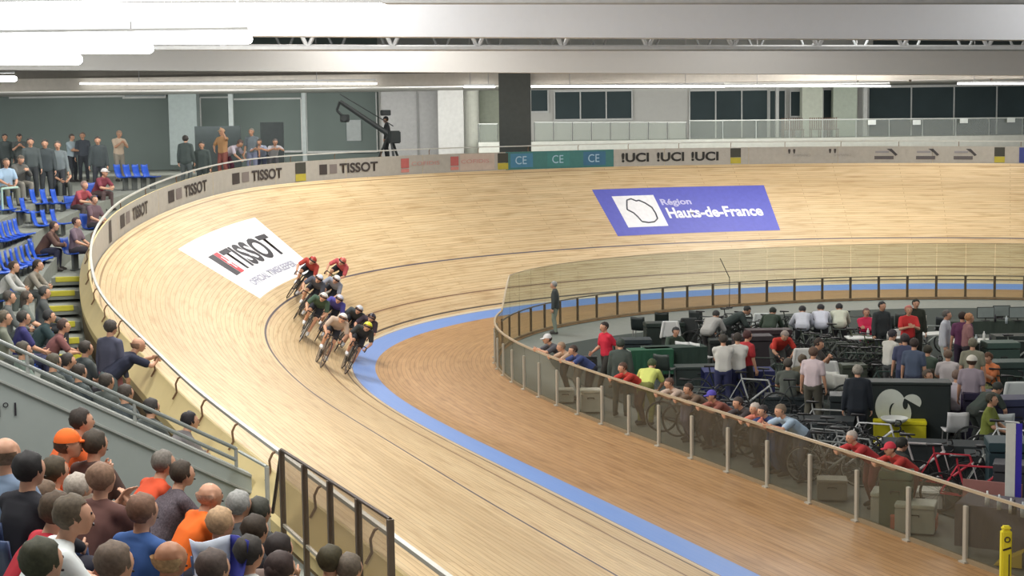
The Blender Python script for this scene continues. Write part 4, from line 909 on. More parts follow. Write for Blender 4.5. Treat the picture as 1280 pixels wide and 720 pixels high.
# ================================================================== INFIELD
ZF = lambda x, y: ZA+.012
def Q(px, py, z=0., m=.5): P = hit(px, py, ZF, z); return inside(V((P[0], P[1], ZA+.012)), m)
CF = math.degrees(YAW)+180
IP = [
 (680, 356, 'stand', -100, 'short', (150, 150, 146), (66, 72, 72), 'jacket', (130, 140, 128), 'person in a dark jacket and pale trousers alone inside the bend of the glass fence', {'scale': .95}),
 (755, 409, 'walk', -60, 'short', (50, 42, 40), (204, 44, 66), 'short', (52, 50, 46), 'person in a bright red top and dark trousers walking beside the grey floor strip', {}),
 (776, 430, 'stand', 160, 'short', (60, 70, 64), (70, 80, 76), 'jacket', (66, 74, 70), 'person in a dark green grey coat just behind the red walker', {}),
 (701, 434, 'lean', -60, 'short', (150, 126, 104), (190, 160, 136), 'short', (120, 120, 116), 'person in a beige top hanging arms over the fence rail, leftmost', {}),
 (684, 424, 'lean', -50, 'cap', (206, 206, 206), (90, 90, 96), 'short', (64, 66, 70), 'person in a pale cap leaning on the fence near the bend', {}),
 (716, 438, 'lean', -70, 'short', (70, 56, 50), (66, 80, 130), 'short', (50, 52, 60), 'person with brown hair in a blue top at the fence', {}),
 (778, 460, 'lean', -70, 'short', (86, 62, 50), (190, 62, 54), 'short', (70, 50, 48), 'person in a rust red shirt at the fence left of the lime shirt', {}),
 (815, 456, 'bend', 160, 'short', (70, 84, 56), (208, 216, 118), 'short', (120, 124, 70), 'person in a lime yellow shirt bending beside the fence', {}),
 (836, 484, 'lean', -70, 'short', (96, 72, 62), (198, 176, 160), 'short', (110, 106, 124), 'person in a cream top with both forearms over the rail', {}),
 (860, 488, 'lean', -70, 'short', (66, 50, 42), (120, 100, 84), 'short', (80, 74, 76), 'brown haired person at the rail right of the cream top', {}),
 (889, 497, 'lean', -70, 'cap', (88, 78, 172), (150, 92, 80), 'short', (96, 100, 108), 'person wearing a violet cap at the fence rail', {}),
 (922, 504, 'lean', -60, 'short', (70, 62, 58), (74, 68, 68), 'short', (70, 72, 76), 'person in a charcoal top stretching an arm along the rail', {}),
 (943, 516, 'lean', -70, 'short', (190, 180, 170), (210, 130, 110), 'short', (74, 90, 130), 'fair haired person in a coral top at the rail', {}),
 (975, 514, 'lean', -60, 'short', (120, 106, 90), (170, 192, 212), 'short', (80, 86, 96), 'person in a pale blue shirt with back to the pits at the rail', {}),
 (1064, 548, 'lean', -70, 'short', (176, 166, 158), (188, 60, 62), 'short', (110, 60, 58), 'grey haired person in a red polo left of the pair at the near rail', {}),
 (1112, 566, 'lean', -60, 'cap', (198, 56, 72), (186, 62, 56), 'short', (110, 60, 58), 'person in a red cap and red polo with a white stripe at the near rail', {}),
 (904, 425, 'arms', 170, 'short', (70, 66, 60), (212, 212, 206), 'short', (56, 60, 96), 'person in a white t-shirt, left of the pair behind the navy cloth', {}),
 (922, 423, 'arms', 170, 'short', (66, 60, 54), (218, 218, 212), 'short', (56, 60, 96), 'person in a white t-shirt, right of the pair behind the navy cloth', {}),
 (935, 420, 'stand', 120, 'short', (80, 52, 50), (190, 60, 66), 'short', (60, 60, 64), 'person in a red and white top just behind the white t-shirt pair', {}),
 (981, 420, 'bend', 10, 'short', (160, 148, 140), (196, 62, 52), 'short', (70, 74, 72), 'grey haired person in a tomato red shirt bending over equipment', {}),
 (1017, 441, 'stand', 150, 'short', (100, 80, 68), (212, 196, 200), 'short', (92, 90, 80), 'person in a pale pink shirt standing in the middle of the pits', {}),
 (1072, 464, 'stand', 170, 'short', (150, 146, 136), (36, 42, 50), 'jacket', (36, 40, 46), 'grey haired person in a large black coat right of the white chairs', {}),
 (1024, 430, 'phone', 60, 'short', (60, 50, 44), (80, 78, 74), 'short', (60, 60, 62), 'person with dark hair beside the pale pink shirt', {}),
 (1083, 391, 'sitarms', 0, 'short', (120, 90, 90), (214, 52, 90), 'jacket', (60, 60, 62), 'person in a pink red jacket beside the far glass fence', {}),
 (1103, 383, 'stand', 20, 'short', (46, 46, 48), (58, 64, 66), 'jacket', (52, 58, 58), 'thin dark clothed person standing at the far fence', {}),
 (1136, 388, 'clap', 0, 'short', (196, 120, 110), (208, 60, 60), 'short', (60, 52, 50), 'person in a red top at the far fence beside a dark post', {}),
 (1145, 380, 'stand', 0, 'short', (40, 44, 36), (52, 56, 46), 'jacket', (50, 52, 48), 'dark clothed person immediately behind the red top at the far fence', {}),
 (1116, 419, 'phone', 120, 'short', (60, 58, 62), (206, 206, 198), 'short', (80, 84, 84), 'person in a white shirt right of the white topped table', {}),
 (1131, 424, 'stand', 170, 'short', (66, 60, 62), (78, 84, 112), 'short', (58, 66, 90), 'person in a faded navy top and apron beside the white shirt', {}),
 (1143, 430, 'stand', 150, 'short', (70, 60, 56), (82, 94, 116), 'short', (60, 66, 86), 'person in slate blue clothes right of the faded navy top', {}),
 (1160, 438, 'sit', 150, 'short', (66, 64, 54), (76, 92, 80), 'short', (60, 64, 60), 'person in dark green seated left of the pale shirted group', {}),
 (1184, 394, 'stand', 60, 'short', (96, 92, 88), (196, 200, 208), 'jacket', (170, 178, 172), 'person in a white and violet tracksuit beside the plum shirt', {}),
 (1203, 396, 'stand', 165, 'short', (54, 44, 40), (104, 60, 92), 'short', (60, 48, 66), 'person in a plum purple shirt with white lettering seen from behind', {}),
 (1212, 398, 'stand', 90, 'short', (180, 130, 90), (150, 110, 110), 'short', (60, 56, 60), 'fair haired person partly hidden by the plum shirt', {}),
 (1185, 444, 'sit', 165, 'short', (120, 100, 84), (206, 200, 200), 'short', (90, 86, 90), 'person in an off white t-shirt nearest the plum shirt', {}),
 (1215, 452, 'stand', 150, 'cap', (222, 218, 206), (150, 140, 150), 'short', (70, 60, 90), 'person in a cream cap and mauve top in the pale shirted group', {}),
 (1196, 470, 'sit', 160, 'short', (120, 100, 88), (200, 194, 202), 'short', (80, 70, 90), 'person in a lilac white t-shirt, left of the front seated pair', {}),
 (1213, 470, 'sit', 165, 'short', (96, 80, 66), (208, 200, 200), 'short', (80, 70, 90), 'person in a pinkish white t-shirt, right of the front seated pair', {}),
 (1216, 430, 'stand', 160, 'short', (120, 116, 100), (140, 140, 122), 'short', (90, 90, 84), 'person in a khaki shirt directly in front of the cluttered white table', {}),
 (1235, 448, 'sitphone', -60, 'short', (90, 60, 40), (214, 130, 84), 'short', (160, 170, 120), 'person in an orange brown top beside the green cabinets', {}),
 (1247, 486, 'bend', 120, 'short', (50, 54, 50), (60, 70, 64), 'short', (58, 64, 60), 'person in dark clothes bending right of the pale shirted group', {}),
 (1240, 500, 'sit', 60, 'short', (60, 60, 50), (120, 130, 60), 'short', (60, 64, 60), 'person in an olive green top beside the draped white jacket', {}),
 (1160, 470, 'sit', 40, 'short', (80, 70, 60), (150, 140, 110), 'short', (70, 70, 66), 'person in a sand coloured top left of the front seated pair', {}),
 (845, 415, 'crouch', 20, 'short', (60, 60, 60), (70, 84, 72), 'short', (60, 66, 62), 'person in dark green crouching left of the small white chairs', {}),
 (1003, 450, 'sit', 170, 'short', (96, 84, 70), (110, 104, 84), 'short', (70, 70, 66), 'person in a drab olive top left of the pale pink shirt', {}),
 (985, 455, 'sit', 170, 'short', (80, 76, 70), (92, 98, 92), 'short', (70, 70, 66), 'person in a grey green top below the tomato red shirt', {}),
 (953, 535, 'lean', 140, 'short', (60, 56, 56), (58, 74, 120), 'short', (56, 60, 80), 'person in a royal blue top between the coral and pale blue shirts', {}),
 (1128, 556, 'crouch', 120, 'short', (40, 40, 36), (46, 48, 44), 'jacket', (44, 46, 44), 'person in black crouching between the yellow bags and the red bicycles', {}),
 (1003, 388, 'bend', 170, 'short', (60, 60, 62), (206, 210, 220), 'jacket', (60, 62, 66), 'person in a white jacket bending at the far fence, leftmost of three', {}),
 (1026, 386, 'bend', 170, 'short', (60, 60, 62), (214, 218, 230), 'jacket', (60, 62, 66), 'person in a white jacket bending at the far fence, middle of three', {}),
 (1049, 385, 'bend', 170, 'short', (60, 60, 62), (210, 214, 196), 'jacket', (60, 62, 66), 'person in a white jacket bending at the far fence, rightmost of three', {}),
 (966, 390, 'bend', 160, 'short', (50, 56, 50), (56, 70, 58), 'jacket', (54, 60, 54), 'person in a dark green jacket bending at the far fence', {}),
 (934, 388, 'bend', 90, 'short', (50, 54, 54), (60, 70, 68), 'jacket', (54, 60, 58), 'dark figure bending under the far fence left of the green jacket', {}),
 (895, 394, 'bend', 150, 'short', (60, 60, 60), (176, 176, 172), 'jacket', (70, 70, 70), 'person in a pale grey jacket bending left of the dark figure', {}),
]
for (x, y, pose, rel, hair, hc_, top, sl, lg, lb, k) in IP:
    if pose == 'lean': P_rail(x, y, ZF, pose, rel, hair, hc_, top, sl, lg, lb, **k); continue
    p = P_(x, y, ZF, pose, rel, hair, hc_, top, sl, lg, lb, **k)
    p.location = inside(p.location, .75)
# ---- tables, chairs, bikes and bags of the team pits
def table(px, py, w, d, rot, top, cloth=None, h=.74, label='', name='folding_table'):
    p = Q(px, py, h, w*.5+.1); r = empty(name, p, R(CF+rot)); tag(r, label, 'table')
    bm = bmesh.new(); bx(bm, (0, 0, h-.02), (d, w, .035), bev=.006); link('tabletop', tomesh(bm), cm(*top, .5), r)
    for a in (-1, 1):
        for b in (-1, 1): bm = bmesh.new(); tube(bm, (a*(d/2-.06), b*(w/2-.1), 0), (a*(d/2-.06), b*(w/2-.1), h-.03), .016); link('leg', tomesh(bm), cm(120, 124, 124, .4), r)
    if cloth:
        bm = bmesh.new(); n = 24; rows = []
        for i in range(n+1):
            y = -w/2-.01+(w+.02)*i/n; wv = .015*math.sin(i*1.7); rows.append([V((d/2+.012+wv, y, .12)), V((d/2+.012+wv*.5, y, h*.6)), V((d/2+.012, y, h+.004)), V((-d/2-.012, y, h+.004)), V((-d/2-.012, y, .2))])
        rows = [q+[p_+V((0, 0, -.006)) for p_ in q[::-1]] for q in rows]
        link('cloth_cover', tomesh(grid(rows, closed=True, cap=True)), cm(*cloth, .85), r)
    return r, p
def chair(px, py, rot, col, label, z=0., group=None, name='plastic_chair', leg=(150, 150, 150)):
    p = Q(px, py, .6); r = empty(name, p, R(CF+rot)); tag(r, label, 'chair', group)
    o = bpy.data.objects.new('seat_shell', _seat); C.objects.link(o); o.parent = r; o.material_slots[0].link = 'OBJECT'; o.material_slots[0].material = cm(*col, .4)
    for a in (-.15, .17):
        for b in (-.17, .17): bm = bmesh.new(); tube(bm, (a*1.2, b*1.15, 0), (a, b, .41), .012); link('leg', tomesh(bm), cm(*leg, .3, metal=.4), r)
    return r
def case(px, py, s, rot, col, label, name='equipment_case', cat='case', lid=True):
    p = Q(px, py, s[2]*.5, .1+s[1]*.6); r = empty(name, p, R(CF+rot)); tag(r, label, cat)
    bm = bmesh.new(); bx(bm, (0, 0, s[2]*.42), (s[0], s[1], s[2]*.84), bev=.015); link('body', tomesh(bm), cm(*col, .6), r)
    if lid: bm = bmesh.new(); bx(bm, (0, 0, s[2]*.93), (s[0]*1.02, s[1]*1.02, s[2]*.14), bev=.012); link('lid', tomesh(bm), cm(*[min(255, int(c*1.12)) for c in col], .5), r)
    bm = bmesh.new(); path(bm, [V((s[0]*.52, -.07, s[2]*.6)), V((s[0]*.56, -.07, s[2]*.66)), V((s[0]*.56, .07, s[2]*.66)), V((s[0]*.52, .07, s[2]*.6))], .01); link('handle', tomesh(bm), cm(60, 60, 60), r)
    return r
T = [
 (1098, 421, 1.7, .6, 0, (226, 228, 224), None, 'white topped table covered in equipment behind the green bicycles'),
 (1226, 425, 2.0, .8, 0, (206, 208, 200), None, 'cluttered white table behind the khaki shirt'),
 (1172, 416, 1.2, .6, 20, (214, 216, 210), None, 'small white table left of the violet tracksuit'),
 (1240, 400, 2.6, .6, 0, (196, 198, 186), (70, 80, 72), 'long pale table against the far fence at the right'),
 (922, 462, 1.6, .7, 0, (56, 62, 100), (52, 58, 104), 'table draped in navy cloth in front of the white t-shirt pair'),
 (1218, 640, 1.9, .8, -30, (210, 212, 206), (96, 92, 100), 'white topped table with a grey purple cloth at the lower right'),
 (1262, 420, 1.6, .7, 0, (120, 124, 118), (78, 84, 78), 'dark draped table behind the cluttered white table'),
 (842, 433, 1.6, .6, 10, (180, 186, 182), (52, 70, 62), 'table with green cloth left of the small white chairs'),
 (812, 436, 1.1, .5, 10, (190, 200, 196), (48, 96, 72), 'table with bright green cloth above the lime yellow shirt'),
 (1256, 568, 1.3, .6, -15, (70, 76, 74), (48, 56, 58), 'black draped table under the white bicycles on the right'),
 (1008, 522, 1.8, .6, -15, (86, 92, 90), (42, 48, 50), 'black draped table behind the pale blue shirt'),
 (1172, 553, 1.9, .6, -15, (52, 58, 58), (46, 52, 54), 'dark draped counter behind the red bicycles'),
]
for (x, y, w_, d_, rt, tc, cl, lb) in T: table(x, y, w_, d_, rt, tc, cl, label=lb)
for (x, y, rt, c_, lb) in (
 (860, 436, 140, (226, 228, 226), 'white plastic chair, left of the small pair beside the navy cloth'), (879, 438, 120, (226, 228, 226), 'white plastic chair, right of the small pair beside the navy cloth'),
 (1042, 474, 150, (228, 230, 222), 'white plastic chair, left of the pair beside the black coat'), (1060, 478, 130, (228, 230, 222), 'white plastic chair, right of the pair beside the black coat'),
 (1193, 526, 180, (224, 224, 226), 'tall backed white chair standing alone behind the dark counter'), (1249, 528, 180, (206, 214, 214), 'white chair with a dark bag hung on it at the right'),
 (828, 398, 170, (40, 48, 44), 'black chair left of the table with green cloth'), (800, 404, 160, (44, 52, 52), 'black chair nearest the dark coat at the left of the pits'), (872, 396, 160, (60, 66, 66), 'dark chair under the far fence left of the pale jacket'), (1127, 380+20, 170, (70, 74, 70), 'dark chair below the red top at the far fence'),
 (1150, 402, 160, (218, 210, 196), 'cream chair right of the red top at the far fence'), (1160, 470, 150, (80, 76, 66), 'dark brown chair left of the front seated pair')):
    chair(x, y, rt, c_, lb)
BIKES = [
 (948, 462, 90, (66, 76, 70), (150, 170, 150), 'bicycle with a pale green rim right of the navy cloth'),
 (1092, 438, 75, (80, 96, 66), (60, 60, 60), 'olive green bicycle below the white topped table'), (1075, 432, 60, (86, 92, 70), (60, 60, 60), 'bicycle leaning left of the olive green one'),
 (1108, 446, 100, (70, 84, 60), (60, 60, 60), 'dark green bicycle beside the white shirted person'), (1050, 425, 80, (60, 66, 60), (70, 70, 70), 'dark bicycle under the bending white jackets'),
 (1030, 418, 100, (64, 68, 64), (70, 70, 70), 'dark bicycle in the middle under the white jackets'), (1066, 408, 90, (72, 78, 72), (90, 90, 90), 'grey bicycle under the pink red jacket'),
 (990, 408, 80, (50, 58, 54), (60, 60, 60), 'black bicycle behind the tomato red shirt'), (965, 412, 100, (44, 52, 48), (60, 60, 60), 'black bicycle under the dark green jacket'), (915, 404, 90, (70, 74, 72), (90, 90, 90), 'black bicycle between the pale jacket and the dark figure'),
 (885, 408, 80, (60, 66, 66), (200, 200, 200), 'bicycle with bright rims left of the pale jacket'),
 (870, 500, 70, (50, 60, 60), (100, 106, 106), 'bicycle behind the brown haired person at the rail'), (900, 482, 80, (44, 52, 54), (90, 96, 96), 'bicycle above the violet cap'), (940, 490, 75, (190, 194, 194), (70, 76, 76), 'white and black bicycle above the coral top'),
 (968, 486, 60, (60, 64, 66), (80, 86, 86), 'bicycle above the pale blue shirt'), (1000, 500, 80, (50, 56, 58), (80, 84, 84), 'bicycle on the left side of the black draped table'),
 (1030, 530, 80, (176, 178, 176), (80, 84, 84), 'silver bicycle in front of the black draped table'), (1050, 552, 70, (90, 94, 94), (150, 150, 148), 'grey bicycle behind the grey haired red polo'),
 (1088, 548, 75, (226, 228, 228), (60, 60, 62), 'white framed bicycle left of the yellow bags'), (1108, 480, 90, (60, 80, 74), (80, 90, 86), 'teal bicycle above the round white emblem'), (1085, 490, 80, (70, 80, 78), (80, 90, 86), 'bicycle left of the round white emblem'),
 (1150, 574, 78, (206, 200, 200), (60, 54, 56), 'bicycle with white tubes leftmost of the row behind the rail'), (1184, 588, 78, (190, 50, 66), (60, 54, 56), 'red bicycle in the middle of the row behind the rail'), (1214, 604, 78, (196, 54, 72), (60, 54, 56), 'red bicycle with pale fork rightmost of the row'),
 (1248, 545, 70, (230, 232, 230), (70, 74, 72), 'white bicycle standing on the black draped table'), (1262, 556, 70, (226, 228, 226), (70, 74, 72), 'white bicycle at the right edge on the black table'),
 (1246, 590, 80, (180, 184, 180), (80, 84, 84), 'grey bicycle right of the red bicycles'), (1270, 440, 90, (150, 156, 150), (80, 86, 84), 'pale bicycle at the right edge below the dark draped table'), (1160, 420, 90, (170, 176, 172), (90, 92, 92), 'pale bicycle left of the violet tracksuit'),
 (1010, 575, 65, (120, 126, 124), (140, 144, 140), 'bicycle parked behind the near rail right of the pale blue shirt'),
]
for (x, y, rt, fc, rim, lb) in BIKES:
    p = Q(x, y, .5, 1.05); M = Matrix.Translation(p) @ Matrix.Rotation(R(CF+rt), 4, 'Z') @ Matrix.Rotation(R(4), 4, 'X'); bicycle(M, fc, lb, (False, 'black framed' in lb), rim, fork_c=(214, 206, 206) if 'red bicycle' in lb or 'white tubes' in lb else None)
CS = [
 (1124, 541, (.5, 1.0, .55), -10, (210, 200, 40), 'yellow kit bag with a white bowl on top', 'kit_bag', 'bag'),
 (1112, 622, (.5, .5, .9), -20, (90, 110, 92), 'green grey bin topped with papers behind the near rail', 'waste_bin', 'bin'),
 (1084, 636, (.5, .6, .5), -20, (196, 200, 196), 'stack of white boxes behind the near rail under the red polos', 'storage_box', 'box'),
 (1137, 646, (.5, .6, .45), -20, (190, 194, 186), 'white box between the bin and the grey purple cloth', 'storage_box', 'box'),
 (1152, 622, (.45, .7, .3), -20, (200, 202, 198), 'white tray box behind the rail right of the bin', 'storage_box', 'box'),
 (1115, 655, (.4, .7, .22), -20, (196, 110, 90), 'flat salmon coloured bag on the floor behind the glass', 'kit_bag', 'bag'),
 (1040, 610, (.4, .5, .35), -10, (140, 140, 130), 'grey bag with white shoes on it behind the glass', 'kit_bag', 'bag'),
 (1250, 452, (.6, .8, 1.0), 0, (64, 84, 76), 'dark green cabinet beside the orange brown top', 'cabinet', 'cabinet'), (1265, 478, (.6, 1.1, 1.0), 0, (56, 72, 68), 'wide dark green cabinet at the right edge', 'cabinet', 'cabinet'),
 (1266, 528, (.6, .8, 1.0), 0, (50, 54, 80), 'navy cabinet right of the chair with the dark bag', 'cabinet', 'cabinet'), (1268, 590, (.7, .9, 1.1), -10, (40, 60, 66), 'dark teal cabinet at the right edge behind the pink panel', 'cabinet', 'cabinet'),
 (790, 480, (.4, .6, .4), 0, (60, 60, 58), 'dark bag at the foot of the rust red shirt', 'kit_bag', 'bag'), (738, 500, (.4, .45, .5), 0, (212, 212, 206), 'white bag standing on the floor behind the glass fence', 'kit_bag', 'bag'), (704, 494, (.35, .4, .3), 0, (196, 196, 190), 'white shoe bag behind the glass at the bend', 'kit_bag', 'bag'),
 (738, 452, (.3, .35, .3), 0, (50, 50, 50), 'black rucksack with a white patch left of the red walker', 'kit_bag', 'bag'), (1228, 478, (.4, .5, .8), 0, (200, 206, 206), 'white crate right of the front seated pair', 'storage_box', 'box'),
 (940, 440, (.6, 1.0, .9), 0, (56, 50, 54), 'dark case behind the pair in white t-shirts', 'equipment_case', 'case'), (960, 432, (.5, 1.2, .9), 0, (60, 48, 50), 'long dark red case left of the tomato red shirt', 'equipment_case', 'case'),
 (1066, 500, (.5, .8, .4), -10, (50, 56, 56), 'black case below the white chairs', 'equipment_case', 'case'), (985, 508, (.6, 1., .5), -10, (44, 52, 56), 'black case left of the pale pink shirt', 'equipment_case', 'case'), (874, 468, (.6, 1.2, .45), 0, (50, 60, 58), 'dark green case below the small white chairs', 'equipment_case', 'case'),
 (1242, 398, (.4, .5, .5), 0, (60, 60, 60), 'small black case on the floor by the far fence at the right', 'equipment_case', 'case'), (1180, 500, (.5, .9, .6), -10, (62, 56, 44), 'brown case in front of the front seated pair', 'equipment_case', 'case'),
 (1262, 612, (.5, .5, .9), -20, (60, 60, 64), 'slim black case behind the white and blue banner', 'equipment_case', 'case'), (1066, 470, (.5, .6, .6), 0, (70, 76, 66), 'olive case behind the grey haired person in black', 'equipment_case', 'case'),
]
for (x, y, s_, rt, c_, lb, nm, ct) in CS: case(x, y, s_, rt, c_, lb, nm, ct)
# tall black case with a round white emblem
p = Q(1122, 508, .75); r = empty('emblem_case', p, R(CF-8)); tag(r, 'large black case with a round white abstract emblem in the pits', 'case')
bm = bmesh.new(); bx(bm, (0, 0, .62), (.5, 2.0, 1.24), bev=.03); link('body', tomesh(bm), cm(38, 46, 46, .7), r)
bm = bmesh.new(); bx(bm, (0, 0, 1.25), (.54, 2.04, .05), bev=.01); link('lid', tomesh(bm), cm(48, 56, 54, .6), r)
def disc(name, cy, cz, ra, rb, a0, a1, m, x=.256):
    bm = bmesh.new(); n = 20; pts = [(cy+ra*math.cos(a0+(a1-a0)*i/n), cz+rb*math.sin(a0+(a1-a0)*i/n)) for i in range(n+1)]; prism(bm, pts, .006, 'X', x); link(name, tomesh(bm), m, r)
m_em = cm(206, 212, 204)
disc('emblem_arc', -.16, .78, .30, .36, .5, 4.6, m_em); disc('emblem_oval', .04, .66, .20, .27, 0, 2*PI, m_em, .264); disc('emblem_wing', .25, .88, .18, .16, -.6, 2.6, m_em); disc('emblem_foot', .17, .32, .26, .17, 0, 2*PI, m_em)
disc('emblem_cut', -.10, .70, .09, .16, 0, 2*PI, cm(38, 46, 46, .7), .262); disc('emblem_cut', .12, .84, .05, .10, 0, 2*PI, cm(38, 46, 46, .7), .272)
# bowl on the yellow bag, banner, floor sign and small table clutter
p = Q(1118, 526, .62); r = empty('bowl', p+V((0, 0, .55))); tag(r, 'white bowl resting on the yellow kit bag', 'bowl'); r.rotation_euler = (0, 0, 0)
bm = bmesh.new(); pts = [(.02, 0), (.12, .01), (.24, .08), (.27, .13), (.255, .13), (.22, .09), (.11, .03), (.0, .025)]
rows = [[V((q*math.cos(a), q*math.sin(a), z)) for q, z in pts] for a in [2*PI*i/20 for i in range(21)]]; link('bowl_body', tomesh(grid(rows), smooth=True), cm(226, 230, 226, .4), r)
p = Q(1266, 640, .5); r = empty('pull_up_banner', p, R(CF-10)); tag(r, 'narrow white and blue banner at the right edge above the rail', 'banner')
bm = bmesh.new(); bx(bm, (0, -.05, .95), (.02, .14, 1.8)); link('white_panel', tomesh(bm), cm(220, 222, 214), r); bm = bmesh.new(); bx(bm, (0, .07, .95), (.02, .09, 1.8)); link('blue_panel', tomesh(bm), cm(60, 50, 170), r); bm = bmesh.new(); bx(bm, (0, 0, .04), (.2, .34, .06)); link('base', tomesh(bm), m_ink, r)
p = Q(1252, 704, .35, -.35); r = empty('floor_sign', p, R(CF)); tag(r, 'yellow upright floor sign with black marks at the lower right corner', 'sign')
bm = bmesh.new(); bx(bm, (0, 0, .4), (.12, .14, .8), bev=.02); link('body', tomesh(bm), cm(220, 208, 50), r); bm = bmesh.new(); torus(bm, (.066, 0, .68), .035, .008, 'X', 16, 5); link('ring_mark', tomesh(bm), m_ink, r); bm = bmesh.new(); bx(bm, (.062, 0, .55), (.004, .12, .025), rx=.3); bx(bm, (.062, .03, .25), (.004, .015, .45)); link('black_mark', tomesh(bm), m_ink, r); bm = bmesh.new(); bx(bm, (0, 0, .83), (.1, .12, .06), bev=.02); link('cap', tomesh(bm), cm(230, 216, 60), r)
p = Q(1192, 698, .2); r = empty('wedge_block', p, R(CF-30)); tag(r, 'low yellow wedge on the floor left of the yellow sign', 'wedge'); bm = bmesh.new(); prism(bm, [(-.2, 0), (.2, 0), (.2, .22)], .4, 'X', -.2); link('block', tomesh(bm), cm(220, 190, 70), r); bm = bmesh.new(); bx(bm, (.0, .21, .11), (.38, .02, .2)); link('end_plate', tomesh(bm), cm(70, 70, 66), r)
p = Q(1240, 630, .5); r = empty('privacy_panel', p, R(CF-30)); tag(r, 'dull pink panel behind the near rail at the right edge', 'panel'); bm = bmesh.new(); bx(bm, (0, 0, .6), (.03, .9, .5)); link('panel', tomesh(bm), cm(150, 104, 98), r)
for a in (-.4, .4): bm = bmesh.new(); tube(bm, (0, a, 0), (0, a, .85), .015); link('leg', tomesh(bm), m_rail, r)
# monitors and bottles on tables
def monitor(px, py, lb):
    p = Q(px, py, .95); r = empty('monitor', p+V((0, 0, .74)), R(CF)); tag(r, lb, 'monitor'); bm = bmesh.new(); bx(bm, (0, 0, .24), (.03, .5, .32), bev=.008); link('housing', tomesh(bm), cm(70, 74, 74), r); bm = bmesh.new(); bx(bm, (.017, 0, .24), (.004, .46, .28)); link('screen', tomesh(bm), cm(150, 160, 156, .2), r); bm = bmesh.new(); bx(bm, (0, 0, .01), (.16, .2, .02)); tube(bm, (0, 0, .01), (0, 0, .1), .015); link('stand', tomesh(bm), cm(60, 60, 60), r)
monitor(1252, 390, 'pale screened monitor on the long table, left one'); monitor(1272, 392, 'pale screened monitor on the long table, right one'); monitor(1232, 392, 'pale screened monitor on the long table beside the plum shirt')
bm = bmesh.new(); pr_ = [(0, 0), (.036, .0), (.037, .15), (.014, .19), (.014, .22), (0, .22)]; rows = [[V((q*math.cos(a), q*math.sin(a), z)) for q, z in pr_] for a in [2*PI*i/10 for i in range(11)]]; bm.free(); _bt = tomesh(grid(rows), smooth=True); _bt.materials.append(None)
for i, (x, y, h) in enumerate(((1085, 416, .74), (1092, 418, .74), (1104, 418, .74), (1110, 420, .74), (1212, 422, .74), (1220, 424, .74), (1230, 420, .74), (1238, 425, .74), (1206, 634, .74), (1214, 640, .74), (1224, 640, .74), (1232, 644, .74), (1202, 628, .74), (1244, 398, .74), (1258, 400, .74))):
    o = bpy.data.objects.new('bottle', _bt); C.objects.link(o); o.location = Q(x, y, h+.1)+V((0, 0, h)); o.material_slots[0].link = 'OBJECT'; o.material_slots[0].material = cm(*((224, 226, 222), (60, 60, 64), (196, 206, 210))[i % 3], .3)
    g = 'bottles on the white topped table' if i < 4 else 'bottles on the cluttered white table' if i < 8 else 'bottles on the grey purple clothed table' if i < 13 else 'bottles on the long pale table'
    tag(o, 'small drinks bottle among others on the '+g.split(' on the ')[1], 'bottle', g)
# thin aerial standing at the far fence
p = Q(908, 384); r = empty('aerial', p); tag(r, 'thin dark tilted aerial rising above the far fence', 'aerial'); bm = bmesh.new(); tube(bm, (0, 0, 0), (0, 0, 1.1), .012); tube(bm, (0, 0, 1.05), (-.1, -.32, 1.75), .014); link('rod', tomesh(bm), cm(50, 46, 44), r); bm = bmesh.new(); tube(bm, (0, 0, 0), (0, 0, .03), .12, seg=14); link('base', tomesh(bm), m_ink, r)

# rows of bicycles and black cases packed between the team pits
rb = random.Random(11)
for (x0, y0, x1, y1, n, rot, g, lb, cols) in (
 (880, 422, 940, 410, 6, 80, 'dark bicycles racked left of the white jackets', 'dark bicycle in the rack left of the bending white jackets', ((44, 50, 48), (60, 64, 62))),
 (1010, 432, 1058, 446, 6, 85, 'bicycles racked behind the pale pink shirt', 'bicycle in the rack behind the pale pink shirt', ((60, 70, 58), (90, 96, 90))),
 (1060, 455, 1150, 462, 9, 80, 'bicycles racked behind the round white emblem', 'bicycle in the rack behind the round white emblem', ((50, 66, 60), (84, 92, 84))),
 (850, 510, 980, 545, 8, 70, 'bicycles parked close behind the rail leaners', 'bicycle parked close behind the spectators at the rail', ((50, 56, 60), (120, 126, 128))),
 (1010, 545, 1070, 570, 4, 75, 'bicycles behind the red polos', 'bicycle parked behind the two red polos', ((70, 74, 76), (150, 154, 154))),
 (1222, 470, 1278, 500, 4, 85, 'bicycles at the right edge among the green cabinets', 'bicycle among the dark green cabinets at the right', ((60, 76, 66), (44, 50, 48)))):
    for i in range(n):
        t = (i+.5)/n; p = Q(x0+(x1-x0)*t+rb.uniform(-3, 3), y0+(y1-y0)*t+rb.uniform(-2, 2), .5, 1.05)
        M = Matrix.Translation(p) @ Matrix.Rotation(R(CF+rot+rb.uniform(-12, 12)), 4, 'Z') @ Matrix.Rotation(R(rb.uniform(-6, 6)), 4, 'X')
        bicycle(M, cols[i % 2], lb, (False, False), (60, 62, 60), group=g)
